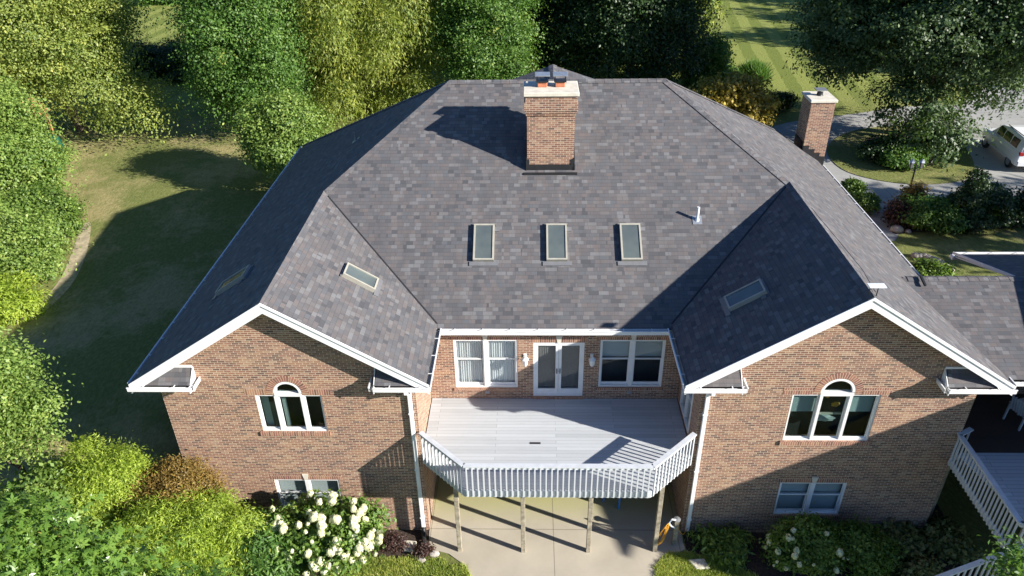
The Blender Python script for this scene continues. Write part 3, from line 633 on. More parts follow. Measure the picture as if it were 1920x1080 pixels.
skylight((-8.68, 3.2, ZE+P*(-8.68-XL0)), (1, 0, P), nl, .66, 1.15)
skylight((6.45, 2.44, ZE+P*(6.45-XR0)), (1, 0, P), nl, .66, 1.15)
# vent pipes
def vent(x, y, z, h, n, m='palewhite'):
    b = MB(); n = Vector(n).normalized(); c = Vector((x, y, z)); b.lathe((x, y, z-.05), [(.085, 0), (.06, .1), (.045, .16), (.045, h), (.03, h), (.03, h-.1)], 10)
    o = b.build('vent_pipe', m, house); u = Vector((0, 0, 1)).cross(n)
    MB().obox(c-n.cross(u).normalized()*.16+n*.012, c+n.cross(u).normalized()*.16+n*.012, .3, .012, n).build('pipe_flashing', 'metal', o)
vent(5.62, 5.95, ZE+P*(5.95-YM), .52, nf); vent(-6.5, 11.5, ZE+P*(-6.5-XL0), .38, nl, 'sky_apron')
# box at the right gable peak
an = MB(); an.obox((XRM-.1, .1, ZR+.02), (XRM-.1, .1, ZR+.26), .02, .02, (0, 1, 0)); an.obox((XRM+.1, .1, ZR-.03), (XRM+.1, .1, ZR+.26), .02, .02, (0, 1, 0)); ao = an.build('antenna_bracket', 'black', house)
MB().box(XRM-.16, XRM+.26, .0, .2, ZR+.26, ZR+.285).build('antenna_plate', 'palewhite', ao)
cb = MB().tube([(XRM+.12, .2, ZR+.02), (XRM+.2, .6, ZR-.06), (XRM+.35, 1.6, ZR-.14), (XRM+.3, 3, ZR-.13), (XRM+.18, 4.4, ZR-.06), (XRM+.1, 5.2, ZR+.0)], .008, 5).build('roof_cable', 'black', house)
# small floodlight under left return
MB().blob((-9.95, .2, ZE-.3), (.12, .12, .07), seed=3, amp=.05).build('soffit_light', 'lantern', house)

# chimneys ----------------------------------------------------------------
def chimney(x0, x1, y0, y1, zb, zt, pots, corbel=True):
    c = MB(); c.box(x0, x1, y0, y1, zb, zt-.75 if corbel else zt-.1)
    if corbel:
        c.box(x0-.03, x1+.03, y0-.03, y1+.03, zt-.75, zt-.66); c.box(x0-.06, x1+.06, y0-.06, y1+.06, zt-.66, zt-.58); c.box(x0-.09, x1+.09, y0-.09, y1+.09, zt-.58, zt-.30); c.box(x0-.05, x1+.05, y0-.05, y1+.05, zt-.30, zt-.1)
    o = c.build('chimney', 'brick', house)
    k = .11 if corbel else .06
    MB().box(x0-k, x1+k, y0-k, y1+k, zt-.1, zt+.03).build('chimney_cap', 'limestone', o, bevel=.015)
    for (px, py) in pots:
        p = MB(); p.box(px-.16, px+.16, py-.16, py+.16, zt+.031, zt+.2); po = p.build('flue_pot', 'terracotta', o, bevel=.02)
        q = MB(); q.box(px-.2, px+.2, py-.2, py+.2, zt+.201, zt+.225)
        for sx_ in (-.17, .17):
            for sy_ in (-.17, .17): q.box(px+sx_-.012, px+sx_+.012, py+sy_-.012, py+sy_+.012, zt+.225, zt+.40)
        q.build('flue_cage', 'black', o); MB().box(px-.24, px+.24, py-.24, py+.24, zt+.401, zt+.43).build('rain_cap', 'metal', o, bevel=.008)
    return o
ch = chimney(.12, 1.68, 7.66, 8.78, 8.8, 11.93, [(.62, 8.3), (1.2, 8.3)])
fz = ZE+P*(7.66-YM); fl = MB(); fl.box(.07, 1.73, 7.625, 7.655, fz-.1, fz+.17); fl.box(.0, 1.8, 7.45, 7.624, fz-.15, fz-.07)
fl.prism([(.115, 7.6, fz-.02), (.115, 8.8, fz+.75), (.115, 8.8, fz+1.0), (.115, 7.64, fz+.4)], (-.03, 0, 0)); fl.prism([(1.685, 7.6, fz-.02), (1.685, 8.8, fz+.75), (1.685, 8.8, fz+1.0), (1.685, 7.64, fz+.4)], (.03, 0, 0))
fl.box(.10, .20, 7.63, 7.656, fz+.16, fz+.36); fl.box(1.6, 1.7, 7.63, 7.656, fz+.16, fz+.36); fl.build('flashing', 'flash', ch)
c2 = chimney(12.33, 13.36, 15.95, 17.15, 2.4, 9.02, [], corbel=False)
MB().lathe((12.85, 16.6, 9.05), [(.16, 0), (.13, .05), (.13, .14)], 12).build('flue_pot', 'flash', c2); MB().box(12.62, 13.08, 16.4, 16.8, 9.3, 9.33).build('rain_cap', 'metal', c2)
lg = MB()
for sx_ in (-.12, .12): lg.box(12.85+sx_-.01, 12.85+sx_+.01, 16.59, 16.61, 9.18, 9.3)
lg.build('cap_leg', 'metal', c2)
st = MB(); zc = lambda x: ZE+P*(XR1-x)
for i in range(4):
    xa = 12.33+i*.26; st.box(xa, xa+.26, 15.92, 15.949, zc(xa+.26)-.25, zc(xa)+.22)
st.box(12.30, 12.329, 15.93, 17.1, zc(12.3)-.5, zc(12.3)+.35); st.build('step_flashing', 'flash', c2)
# east annex roof, rear extension roof, east wing (added blocker outside the frame, shaped to cast the big shadow)
AYR, AZR = 3.9, 7.28; sl = .30
roof([(11.45, AYR, AZR), (13.12, .30, AZR-sl*(AYR-.30)), (26, .30, AZR-sl*(AYR-.30)), (26, AYR, AZR)], deck=True)
roof([(15.12, AYR, AZR), (26, AYR, AZR), (26, 7.35, 6.2), (15.12, 7.35, 6.2)])
cap((11.7, AYR, AZR), (26, AYR, AZR), lift=.012, na=Vector((0, -sl, 1)).normalized(), nb=Vector((0, sl, 1)).normalized())
MB().obox((12.08, AYR-.02, AZR+.09), (12.08, AYR-.42, AZR-.03), .06, .06).build('ridge_vent_end', 'flash', house)
gutter([(13.22, .30), (26, .30)], [(0, -1)], z=AZR-sl*(AYR-.30)-.02)
gutter([(15.12, 7.36), (26, 7.36)], [(0, 1)], z=6.18); MB().prism([(15.09, 7.5, 6.22), (15.09, 4.0, 6.22+.3*3.4), (15.09, 4.0, 6.12+.3*3.4), (15.09, 7.5, 6.12)], (.03, 0, 0)).build('rake_board', 'white', house)
MB().box(15.02, 15.12, 7.3, 7.5, 6.0, 6.12).build('cornice_return', 'white', house)
MB().box(12.57, 26, 3.3, 3.5, -.3, 6.9).build('wall', 'brick', house)
blocker_roof = MB(); e0 = Vector((17.5, .4, 8.2)); e1 = Vector((17.5+.28*8.3, .4-8.3, 8.2))
back = Vector((17.5-.28*2.8, 3.2, 8.2)); dn = Vector((1, .28, 0)).normalized()
blocker_roof.prism([back, e1, e1+dn*4+Vector((0, 0, 1.4)), back+dn*4+Vector((0, 0, 1.4))], (0, 0, -.12)); blocker_roof.prism([back+dn*4+Vector((0, 0, 1.4)), e1+dn*4+Vector((0, 0, 1.4)), e1+dn*8, back+dn*8], (0, 0, -.12)); blocker_roof.build('roof', 'shingle', house)  # unseen roof, added and angled so its edge shades the right gable wall
b0 = back+dn*.4; b1 = e1+dn*.4+Vector((-.28, 1, 0)).normalized()*.4
MB().prism([(b0.x, b0.y, -.3), (b1.x, b1.y, -.3), (b1.x+dn.x*7, b1.y+dn.y*7, -.3), (b0.x+dn.x*7, b0.y+dn.y*7, -.3)], (0, 0, 8.3)).build('wall', 'brick', house)  # walls of the same added shadow blocker, never in view

# ------------------------------------------------------------------ patio, paving, beds, driveway
ps = MB(); front = [(-2.95, -.35), (-2.3, -.55), (-1.75, -1.0), (-1.45, -1.7), (-1.3, -3.5), (4.0, -3.5), (3.9, -1.6), (4.2, -1.0), (4.6, -.6), (5.0, -.3)]
ps.prism([(-3.0, YC, -.2), (-3.0, .3, -.2)]+[(x, y, -.2) for x, y in front]+[(4.99, .3, -.2), (4.99, YC, -.2)], (0, 0, .225)); po = ps.build('patio', 'patio'); tag(po, kind='structure')
sheet('mulch_bed', [(-9.5, .38), (-9.6, -2.2), (-6, -2.6), (-3.6, -1.3), (-2.6, -.62), (-2.96, -.3), (-3.02, .38)], 'mulch', .012)
sheet('mulch_bed', [(5.02, .38), (5.05, -.35), (6.2, -.75), (6.9, -1.6), (7.2, -2.6), (13.5, -2.6), (13.6, 3.2), (12.6, 3.2), (12.58, .38)], 'mulch', .012)
G = lambda x, y, z=2.6: at_z(x, y, z)[:2]
drv = [G(1455, 236), G(1530, 222), G(1600, 214), G(1700, 200), G(1800, 196), (38, 42), (48, 30), (48, 22.5), G(1960, 402), G(1850, 408), G(1760, 400), G(1705, 392), G(1690, 415), G(1678, 452), G(1640, 440), (16.2, 18), (14.5, 19), (13.9, 23), (13.4, 28)]
sheet('driveway', smooth_poly(drv, 3), 'drive', .02, sub=1.5)
isl = [G(1550, 285), G(1578, 318), G(1640, 338), G(1720, 347), G(1795, 342), G(1826, 325), G(1815, 285), G(1770, 250), G(1700, 238), G(1620, 242), G(1570, 258)]
sheet('island_lawn', smooth_poly(isl, 4), 'grass', .05, sub=1.5)
sheet('mulch_bed', smooth_poly([G(1620, 265), G(1640, 310), G(1710, 318), G(1780, 300), G(1770, 270), G(1700, 255)], 3), 'mulch', .07, sub=1.5)
sheet('mulch_bed', smooth_poly([G(1672, 437), G(1700, 395), G(1760, 402), G(1850, 408), G(1960, 405), (36, 16.9), G(1930, 428), G(1800, 432), G(1720, 436)], 3), 'mulch', .035, sub=1.5)
sheet('bare_soil', smooth_poly([at_z(x, y, 2.0)[:2] for x, y in ((172, 425), (165, 470), (142, 520), (112, 556), (72, 590), (10, 606), (8, 585), (60, 572), (95, 545), (120, 510), (140, 465), (155, 430))], 3), 'soil', .012)

# ------------------------------------------------------------------ deck
ZD = 3.28
dk = thing('wooden_deck', 'raised light grey wooden deck with angled front corners and baluster railing between the gables', 'deck', (1, 0, 0))
dp = [(-2.98, YC-.01), (-2.98, .32), (-1.62, -1.0), (3.58, -1.0), (4.97, .32), (4.97, YC-.01)]
MB().prism([(x, y, ZD-.04) for x, y in dp], (0, 0, .04)).build('deck_floor', 'deck', dk)
ins = [(-2.9, YC-.05), (-2.9, .38), (-1.58, -.93), (3.54, -.93), (4.9, .38), (4.9, YC-.05)]
MB().prism([(x, y, ZD-.27) for x, y in ins], (0, 0, .225)).build('joists', 'post', dk)
bgx, bgy, _ = at_z(1003, 831, ZD); MB().box(bgx-.16, bgx+.17, bgy-.04, bgy+.04, ZD+.001, ZD+.006).build('board_gap', 'flash', dk)
segs = [((-2.96, .30), (-1.62, -1.02)), ((-1.62, -1.02), (3.58, -1.02)), ((3.58, -1.02), (4.95, .30))]
for (a, b), n in zip(segs, (12, 33, 12)):
    a = Vector((*a, 0)); b = Vector((*b, 0)); d = (b-a); o = Vector((d.y, -d.x, 0)).normalized()
    MB().obox(a+Vector((0, 0, ZD+.93)), b+Vector((0, 0, ZD+.93)), .15, .035).build('top_rail', 'trim_grey', dk)
    MB().obox(a+o*.02+Vector((0, 0, ZD+.865)), b+o*.02+Vector((0, 0, ZD+.865)), .04, .09).build('upper_rail', 'trim_grey', dk)
    MB().obox(a+Vector((0, 0, ZD-.14)), b+Vector((0, 0, ZD-.14)), .035, .24).build('rim_board', 'trim_grey', dk)
    if n == 33 or True:
        base = None
        for i in range(n):
            t = (i+.5)/n; p = a+d*t+o*.045
            if base is None:
                base = MB().obox(p+Vector((0, 0, ZD-.22)), p+Vector((0, 0, ZD+.90)), .038, .038, o).build('baluster', 'trim_grey', dk); p0 = p.copy()
            else:
                c = base.copy(); COL.objects.link(c); c.parent = dk; c.location = p-p0
for x, y in ((-1.96, -.42), (0, -.43), (2.0, -.41), (4.05, -.36)):
    MB().box(x-.065, x+.065, y-.065, y+.065, .0, ZD-.27).build('post', 'post', dk, bevel=.008)
MB().box(-2.15, 4.15, -.34, -.26, ZD-.5, ZD-.27).build('beam', 'post', dk)

# right hand deck with stair railing
d2 = thing('side_deck', 'shaded grey deck at the right edge with white railing and stair rail below', 'deck', (13.5, 0, 0))
MB().prism([(12.75, .55, ZD-.04), (13.35, -2.1, ZD-.04), (17.2, -2.1, ZD-.04), (17.2, .55, ZD-.04)], (0, 0, .04)).build('deck_floor', 'deck_b', d2)
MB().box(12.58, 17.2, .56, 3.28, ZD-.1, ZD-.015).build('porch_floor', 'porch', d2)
def rail(a, b, n, root, h=.92, low=-.2, zt=None):
    a = Vector(a); b = Vector(b); up = Vector((0, 0, 1)); d = b-a
    MB().obox(a+up*h, b+up*h, .14, .035).build('top_rail', 'trim_grey', root); MB().obox(a+up*(h-.07), b+up*(h-.07), .04, .09).build('upper_rail', 'trim_grey', root)
    MB().obox(a+up*(low+.1), b+up*(low+.1), .04, .2).build('rim_board', 'trim_grey', root)
    o = Vector((d.y, -d.x, 0)).normalized(); base = None
    for i in range(n):
        p = a+d*((i+.5)/n)+o*.04
        if base is None: base = MB().obox(p+up*(low), p+up*(h-.03), .038, .038, o).build('baluster', 'trim_grey', root); p0 = p.copy()
        else: c = base.copy(); COL.objects.link(c); c.parent = root; c.location = p-p0
pa = at_z(1800, 815, ZD+.92); pb = at_z(1916, 982, ZD+.92)
pa = (pa[0], pa[1], ZD); pb = (pb[0], pb[1], ZD)
rail(pa, pb, 22, d2); rail(pb, (pb[0]+4.5, pb[1]-.05, ZD), 26, d2)
rail((pa[0]-.02, pa[1]+.0, ZD), (pa[0]+.45, pa[1]+.25, ZD), 2, d2)
sa = at_z(1780, 1012, 1.3); sb = at_z(1925, 1035, 3.0)
rail((at_y(1740, 1090, -3.0)[0], -3.0, at_y(1740, 1090, -3.0)[2]-.92), (at_y(1925, 1022, -3.0)[0], -3.0, at_y(1925, 1022, -3.0)[2]-.92), 14, d2)
for x, y in ((12.9, .9), (13.45, -2.0), (16.8, -2.0)): MB().box(x-.065, x+.065, y-.065, y+.065, 0, ZD-.05).build('post', 'post', d2)
# chair on the side deck
def armchair(cx, cy, cz, rz, m, name, label):
    t = thing(name, label, 'chair', (cx, cy, cz)); ca, sa_ = math.cos(rz), math.sin(rz)
    def T(x, y, z): return (cx+x*ca-y*sa_, cy+x*sa_+y*ca, cz+z)
    s = MB()
    for i in range(6): s.obox(T(-.25, -.22+i*.085, .42), T(.25, -.22+i*.085, .42), .07, .02)
    s.build('seat', m, t)
    s = MB()
    for i in range(6): s.obox(T(-.22+i*.088, .27, .44), T(-.22+i*.088, .40, .98), .065, .02, (0, 1, .2))
    s.build('backrest', m, t)
    for sx_ in (-.28, .28):
        MB().obox(T(sx_, -.3, .64), T(sx_, .34, .66), .08, .025).build('armrest', m, t)
        MB().obox(T(sx_, -.24, 0), T(sx_, -.24, .63), .05, .05, (0, 1, 0)).build('leg', m, t); MB().obox(T(sx_, .34, 0), T(sx_, .30, .66), .05, .05, (0, 1, 0)).build('leg', m, t)
    return t
cpt = at_y(1912, 800, 1.7)
armchair(cpt[0]+.1, 1.9, ZD, 1.9, 'trim_grey', 'patio_chair', 'pale grey armchair on the shaded side deck at the right edge')
armchair(3.05, 1.75, .025, 2.6, 'blue', 'blue_chair', 'blue plastic chair standing in shade on the patio beneath the deck')

# hose post, splash blocks, rocks ------------------------------------------
hp = thing('hose_post', 'grey wooden post with a hose holder at the patio edge under the deck corner', 'hose post', (4.68, -.12, 0))
MB().box(4.62, 4.75, -.18, -.05, 0, 1.12).build('post', 'post', hp); MB().lathe((4.68, -.12, 1.12), [(.11, 0), (.11, .03), (.02, .05)], 10).build('post_cap', 'metal', hp)
rp = [(4.58+.0*k, -.22, 1.0) for k in range(1)]
MB().tube([(4.60+.02, -.2, .85), (4.5, -.22, .95), (4.42, -.24, 1.1), (4.5, -.22, 1.24), (4.62, -.2, 1.2)], .025, 6).build('hose_holder', 'palewhite', hp)
hs = MB(); rnd = random.Random(5)
for k in range(7):
    pts = []; w = .05+rnd.random()*.05; hh = .36+rnd.random()*.1; yo = -.27-.02*k; xo = 4.40-.02*k
    for i in range(25):
        th = 2*math.pi*i/24; pts.append((xo+w*math.cos(th)-.1*(1-math.sin(th)), yo+.02*math.sin(th*2), .68+hh*math.sin(th)))
    hs.tube(pts, .011, 5)
hs.tube([(4.7, -.2, .9), (4.85, -.1, .5), (5.0, .1, .2), (5.15, .22, .35)], .014, 5)
tag(hs.build('garden_hose', 'hose', smooth=True), 'yellow orange garden hose coiled on the post by the patio', 'hose')
tag(MB().prism([(-3.75, -.1, .02), (-3.35, -.15, .02), (-3.3, -.55, .02), (-3.7, -.5, .02)], (0, 0, .1)).build('splash_block', 'limestone', bevel=.02), 'pale concrete block in the mulch beside the left downspout', 'block')
tag(MB().prism([(5.0, -.75, .02), (5.5, -.7, .02), (5.62, -1.05, .02), (5.2, -1.1, .02)], (0, 0, .08)).build('splash_block', 'limestone', bevel=.02), 'flat grey stone slab lying near the right downspout', 'block')
for i, (px, py, r, lb) in enumerate([(1680, 434, .3, 'round pale boulder at the end of the hedge bed near the driveway walk'), (1702, 436, .16, 'small pale stone just right of the boulder at the hedge bed'),]):
    g_ = at_z(px, py, 2.6); tag(MB().blob((g_[0], g_[1], 2.6+r*.4), (r, r*.8, r*.7), seed=i, amp=.1).build('boulder', 'rock', smooth=True), lb, 'rock')
for i, (x, y, r, lb) in enumerate([(-2.75, -.62, .2, 'tan rock at the corner where mulch, grass and patio meet'), (-3.1, -.85, .13, 'small grey rock in the mulch left of the tan rock')]):
    tag(MB().blob((x, y, .08), (r, r*.7, r*.6), seed=i+9, amp=.15).build('rock', 'rock', smooth=True), lb, 'rock')
# blue item on drive
bz = at_z(1748, 385, 2.66); bm_ = thing('pool_float', 'flat blue and white item lying on the driveway behind the hedge', 'pool float', (bz[0], bz[1], 2.63))
MB().prism([(bz[0]-.62+.0, bz[1]-.26, 2.63), (bz[0]+.6, bz[1]-.22, 2.63), (bz[0]+.72, bz[1]+.2, 2.63), (bz[0]-.58, bz[1]+.22, 2.63)], (0, 0, .10)).build('float_body', 'blue', bm_, bevel=.03)
MB().prism([(bz[0]-.5, bz[1]-.12, 2.732), (bz[0]+.3, bz[1]-.1, 2.732), (bz[0]+.34, bz[1]+.1, 2.732), (bz[0]-.46, bz[1]+.12, 2.732)], (0, 0, .02)).build('float_pad', 'palewhite', bm_)
# double lamp post ------------------------------------------------------------
lb = at_z(1697, 385, 2.6); LX, LY = lb[0], lb[1]
lp = thing('lamp_post', 'black lamp post with two lanterns beside the driveway', 'lamp post', (LX, LY, 2.6))
MB().lathe((LX, LY, 2.6), [(.11, 0), (.11, .12), (.06, .2), (.045, .5), (.04, 2.0), (.05, 2.05), (.02, 2.25)], 10).build('pole', 'black', lp)
MB().tube([(LX-.24, LY, 2.0+2.6), (LX-.13, LY, 1.88+2.6), (LX, LY, 1.95+2.6), (LX+.13, LY, 1.88+2.6), (LX+.24, LY, 2.0+2.6)], .018, 6).build('arm', 'black', lp)
for sx_ in (-.24, .24):
    l = MB().lathe((LX+sx_, LY, 4.6), [(.03, 0), (.08, .06), (.08, .08), (.09, .30), (.15, .32), (.09, .42), (.02, .50)], 6).build('lantern', 'metal', lp)
    MB().lathe((LX+sx_, LY, 4.66), [(.085, .03), (.11, .23)], 6).build('lantern_glass', 'sky_apron', l)
# white suv -------------------------------------------------------------------
def suv(px, py, z, rz):
    cx, cy = px, py
    t = thing('parked_suv', 'white sport utility vehicle parked on the driveway at the right edge, seen from behind', 'car', (cx, cy, z))
    def loft(name, secs, m, par=t, smooth=False):
        # secs: list of (y, [(halfwidth, z)...]) cross sections along length
        mb = MB(); k = len(secs[0][1]); vs = []
        for y, pr in secs:
            ring = [(-w, y, zz) for w, zz in pr]+[(w, y, zz) for w, zz in reversed(pr)]; vs += ring
        n = 2*k; fs = [tuple(range(n)), tuple((len(secs)-1)*n+i for i in range(n))]
        for i in range(len(secs)-1):
            for j in range(n): fs.append((i*n+j, i*n+(j+1) % n, (i+1)*n+(j+1) % n, (i+1)*n+j))
        mb.add([R3(v) for v in vs], fs); return mb.build(name, m, par, smooth=smooth, bevel=.03)
    ca, sa_ = math.cos(rz), math.sin(rz)
    def R3(v): return (cx+v[0]*ca-v[1]*sa_, cy+v[0]*sa_+v[1]*ca, z+v[2])
    def bx(name, x0, x1, y0, y1, z0, z1, m, par=t, bev=.015):
        vs = [R3((x, y, zz)) for zz in (z0, z1) for (x, y) in ((x0, y0), (x1, y0), (x1, y1), (x0, y1))]
        return MB().add(vs, [(3, 2, 1, 0), (4, 5, 6, 7), (0, 1, 5, 4), (1, 2, 6, 5), (2, 3, 7, 6), (3, 0, 4, 7)]).build(name, m, par, bevel=bev)
    pr = lambda a, b, c: [(a, .38), (a+.05, .62), (a+.04, .95), (b, c)]
    body = loft('body', [(0, pr(.86, .84, 1.10)), (.15, pr(.92, .90, 1.14)), (2.6, pr(.94, .92, 1.14)), (3.6, pr(.93, .88, 1.08)), (4.5, pr(.88, .80, 1.0)), (4.85, pr(.74, .68, .85))], 'car')
    loft('cabin', [(.06, [(.84, 1.10), (.80, 1.4), (.70, 1.74)]), (.35, [(.90, 1.12), (.83, 1.45), (.73, 1.82)]), (2.3, [(.90, 1.12), (.83, 1.45), (.73, 1.84)]), (3.0, [(.89, 1.12), (.80, 1.4), (.70, 1.72)]), (3.75, [(.86, 1.06), (.80, 1.1), (.76, 1.13)])], 'car')
    # glass panels a touch proud
    loft('rear_window', [(.015, [(.70, 1.20), (.66, 1.38), (.60, 1.60)]), (.10, [(.70, 1.20), (.66, 1.40), (.60, 1.66)])], 'car_glass')
    for y0_, y1_ in ((.55, 1.35), (1.42, 2.25), (2.32, 3.05)): loft('side_window', [(y0_, [(.905, 1.20), (.86, 1.42), (.775, 1.70)]), (y1_, [(.905, 1.20), (.86, 1.42), (.775, 1.68)])], 'car_glass')
    for sx_ in (-1, 1):
        bx('tail_light', sx_*.78-.12, sx_*.78+.12, -.03, .12, .98, 1.16, 'red_lens')
        bx('roof_rail', sx_*.62-.02, sx_*.62+.02, .5, 2.6, 1.84, 1.89, 'black')
        bx('door_mirror', sx_*1.02-.09, sx_*1.02+.09, 3.0, 3.12, 1.1, 1.28, 'car')
        for wy in (.85, 3.95):
            c = Vector(R3((sx_*.86, wy, .37))); ax = Vector(R3((sx_*.86+sx_*.1, wy, .37)))-c
            w = MB().tube([c-ax*.9, c-ax*.8, c+ax*.7, c+ax*.9], [.33, .37, .37, .33], 20).build('wheel', 'tyre', t); MB().tube([c+ax*.85, c+ax*.95], [.24, .2], 14).build('rim', 'metal', w)
    bx('rear_bumper', -.88, .88, -.10, .06, .42, .66, 'car'); bx('bumper_trim', -.6, .6, -.11, .0, .30, .41, 'black')
    bx('number_plate', -.17, .17, -.012, .0, .86, .98, 'palewhite', bev=0); bx('spoiler', -.66, .66, -.08, .25, 1.78, 1.83, 'car')
rl_ = at_z(1901, 326, 2.62); suv(rl_[0]+.93, rl_[1]+.05, 2.62, -.10)

# play set ----------------------------------------------------------------------
PX, PY, PZ = at_z(101, 318, 2.2)
pt = thing('play_set', 'orange cedar play tower with dark green tube slide half hidden by trees', 'play set', (PX, PY, PZ))
for dx, dy in ((-1.6, 0), (-.3, 0), (-1.6, 1.5), (-.3, 1.5)): MB().box(PX+dx-.06, PX+dx+.06, PY+dy-.06, PY+dy+.06, PZ, PZ+3.4).build('post', 'playwood', pt)
MB().box(PX-1.7, PX-.2, PY-.1, PY+1.6, PZ+1.5, PZ+1.58).build('platform', 'playwood', pt)
MB().prism([(PX-1.8, PY-.2, PZ+3.1), (PX-.95, PY-.2, PZ+3.9), (PX-.1, PY-.2, PZ+3.1)], (0, 1.9, 0)).build('canopy', 'playwood', pt)
MB().tube([(PX-.25, PY+.3, PZ+1.95), (PX+.5, PY+.1, PZ+1.7), (PX+1.0, PY-.5, PZ+1.2), (PX+.9, PY-1.1, PZ+.7), (PX+.6, PY-1.5, PZ+.35)], [.40, .42, .42, .42, .40], 12).build('tube_slide', 'green_plastic', pt, smooth=True)
MB().obox((PX-1.7, PY+.8, PZ+3.0), (PX-5.2, PY+1.2, PZ+2.9), .12, .14).build('swing_beam', 'playwood', pt)
for s_ in (-.6, .6): MB().obox((PX-5.1, PY+1.2, PZ+2.9), (PX-5.2, PY+1.2+s_*1.6, PZ), .1, .1).build('beam_leg', 'playwood', pt)
for k in (-2.8, -4.0):
    s = MB(); s.tube([(PX+k-.2, PY+1.0, PZ+2.9), (PX+k-.2, PY+1.0, PZ+.7)], .012, 4); s.tube([(PX+k+.2, PY+1.0, PZ+2.9), (PX+k+.2, PY+1.0, PZ+.7)], .012, 4); w = s.build('swing_chain', 'black', pt)
    MB().box(PX+k-.25, PX+k+.25, PY+.85, PY+1.15, PZ+.66, PZ+.7).build('swing_seat', 'blue', w)

# ------------------------------------------------------------------ foliage
def unit(n): v = RNG.normal(size=(n, 3)); return v/np.linalg.norm(v, axis=1, keepdims=True)
def leaves_mesh(name, lobes, n, size, mat_, kind='leaf', per=26, spread=.45, aspect=.6, droop=0.0, flat=.45, shell=(.72, 1.0), upbias=.25, zmin=None, coh=.30):
    """leaf-sized faces in sprays spread through the outer volume of the lobes (c, r)"""
    vol = np.array([l[1][0]*l[1][1]+l[1][1]*l[1][2]+l[1][0]*l[1][2] for l in lobes]); pr = vol/vol.sum()
    nc = max(8, n//per); k = RNG.choice(len(lobes), nc, p=pr); C = np.array([l[0] for l in lobes])[k]; R_ = np.array([l[1] for l in lobes])[k]
    d = unit(nc); d[:, 2] += upbias; d /= np.linalg.norm(d, axis=1, keepdims=True)
    rr = RNG.uniform(shell[0], shell[1], (nc, 1))
    stray = RNG.random((nc, 1)) < .12; rr = np.where(stray, rr+RNG.uniform(.1, .38, (nc, 1)), rr)
    cc = C+d*R_*rr; keep = np.ones(nc, bool)
    for (lc, lr) in lobes:
        q = ((cc-np.array(lc))/np.array(lr)); keep &= (q*q).sum(1) > .32
    cc = cc[keep]; d = d[keep]; nc = len(cc)
    stray = stray[keep][:, 0] if len(stray) != nc else stray[:, 0]
    cnt = np.where(stray, per//2, per); ci = np.repeat(np.arange(nc), cnt); nl_ = len(ci); D = d[ci]
    sp = spread*RNG.uniform(.6, 1.4, (nc, 1))[ci]
    off = RNG.normal(size=(nl_, 3))*sp*.5; off[:, 2] *= flat
    along = RNG.uniform(-.6, 1.0, (nl_, 1)); off += D*along*sp*.7; off[:, 2] -= droop*sp[:, 0]*np.clip(along[:, 0]+.4, 0, 2)**1.5
    pos = cc[ci]+off
    if zmin is not None: pos[:, 2] = np.maximum(pos[:, 2], zmin+RNG.random(nl_)*.1)
    if kind == 'thread':
        ax = D*.7+RNG.normal(size=(nl_, 3))*.45; ax[:, 2] -= .35+droop*.5
    elif kind == 'blade':
        ax = RNG.normal(size=(nl_, 3))*.35+D*.5; ax[:, 2] += 1.0
    else:
        ax = D*.45+RNG.normal(size=(nl_, 3))*.7; ax[:, 2] -= .25
    ax /= np.linalg.norm(ax, axis=1, keepdims=True)
    cn = d+RNG.normal(size=(nc, 3))*.38; cn[:, 2] += .35; cn /= np.linalg.norm(cn, axis=1, keepdims=True)
    nn = cn[ci]+RNG.normal(size=(nl_, 3))*coh
    if kind != 'blade': ax -= nn*(ax*nn).sum(1, keepdims=True)/(nn*nn).sum(1, keepdims=True)*.75; ax /= np.linalg.norm(ax, axis=1, keepdims=True)
    sd_ = np.cross(ax, nn); sd_ /= np.linalg.norm(sd_, axis=1, keepdims=True)+1e-9; n2 = np.cross(sd_, ax)
    L = size*RNG.uniform(.65, 1.35, (nl_, 1)); Wd = L*aspect*.5
    a = pos; b = pos+ax*L*.5+sd_*Wd+n2*L*.06; c = pos+ax*L-n2*L*.08; e = pos+ax*L*.45-sd_*Wd+n2*L*.06
    V = np.stack([a, b, c, e], 1).reshape(-1, 3)
    if kind == 'maple':
        parts = []
        for an, sc in ((0, 1.0), (1.0, .78), (-1.0, .78), (2.1, .45), (-2.1, .45)):
            ax2 = ax*math.cos(an)+sd_*math.sin(an); s2 = sd_*math.cos(an)-ax*math.sin(an); l2 = L*sc; w2 = l2*.19
            parts.append(np.stack([pos, pos+ax2*l2*.45+s2*w2, pos+ax2*l2-n2*L*.1, pos+ax2*l2*.45-s2*w2+n2*L*.03], 1))
        V = np.stack(parts, 1).reshape(-1, 3)
    tone = np.clip(.42+RNG.normal(size=nc)[ci]*.15+RNG.normal(size=nl_)*.10, 0, 1)
    return raw_quads(name, V, np.repeat(tone, len(V)//len(tone)), mat_)
def raw_quads(name, V, tone, mat_):
    me = bpy.data.meshes.new(name); nv = len(V); nf_ = nv//4
    me.vertices.add(nv); me.vertices.foreach_set('co', V.astype(np.float32).ravel())
    me.loops.add(nv); me.loops.foreach_set('vertex_index', np.arange(nv, dtype=np.int32))
    me.polygons.add(nf_); me.polygons.foreach_set('loop_start', np.arange(0, nv, 4, dtype=np.int32))
    try: me.polygons.foreach_set('loop_total', np.full(nf_, 4, dtype=np.int32))
    except Exception: pass
    me.update(calc_edges=True); at = me.attributes.new('tone', 'FLOAT', 'POINT'); at.data.foreach_set('value', tone.astype(np.float32))
    me.materials.append(mat_); return me
def place(name, me, parent):
    o = bpy.data.objects.new(name, me); COL.objects.link(o); o.parent = parent; return o
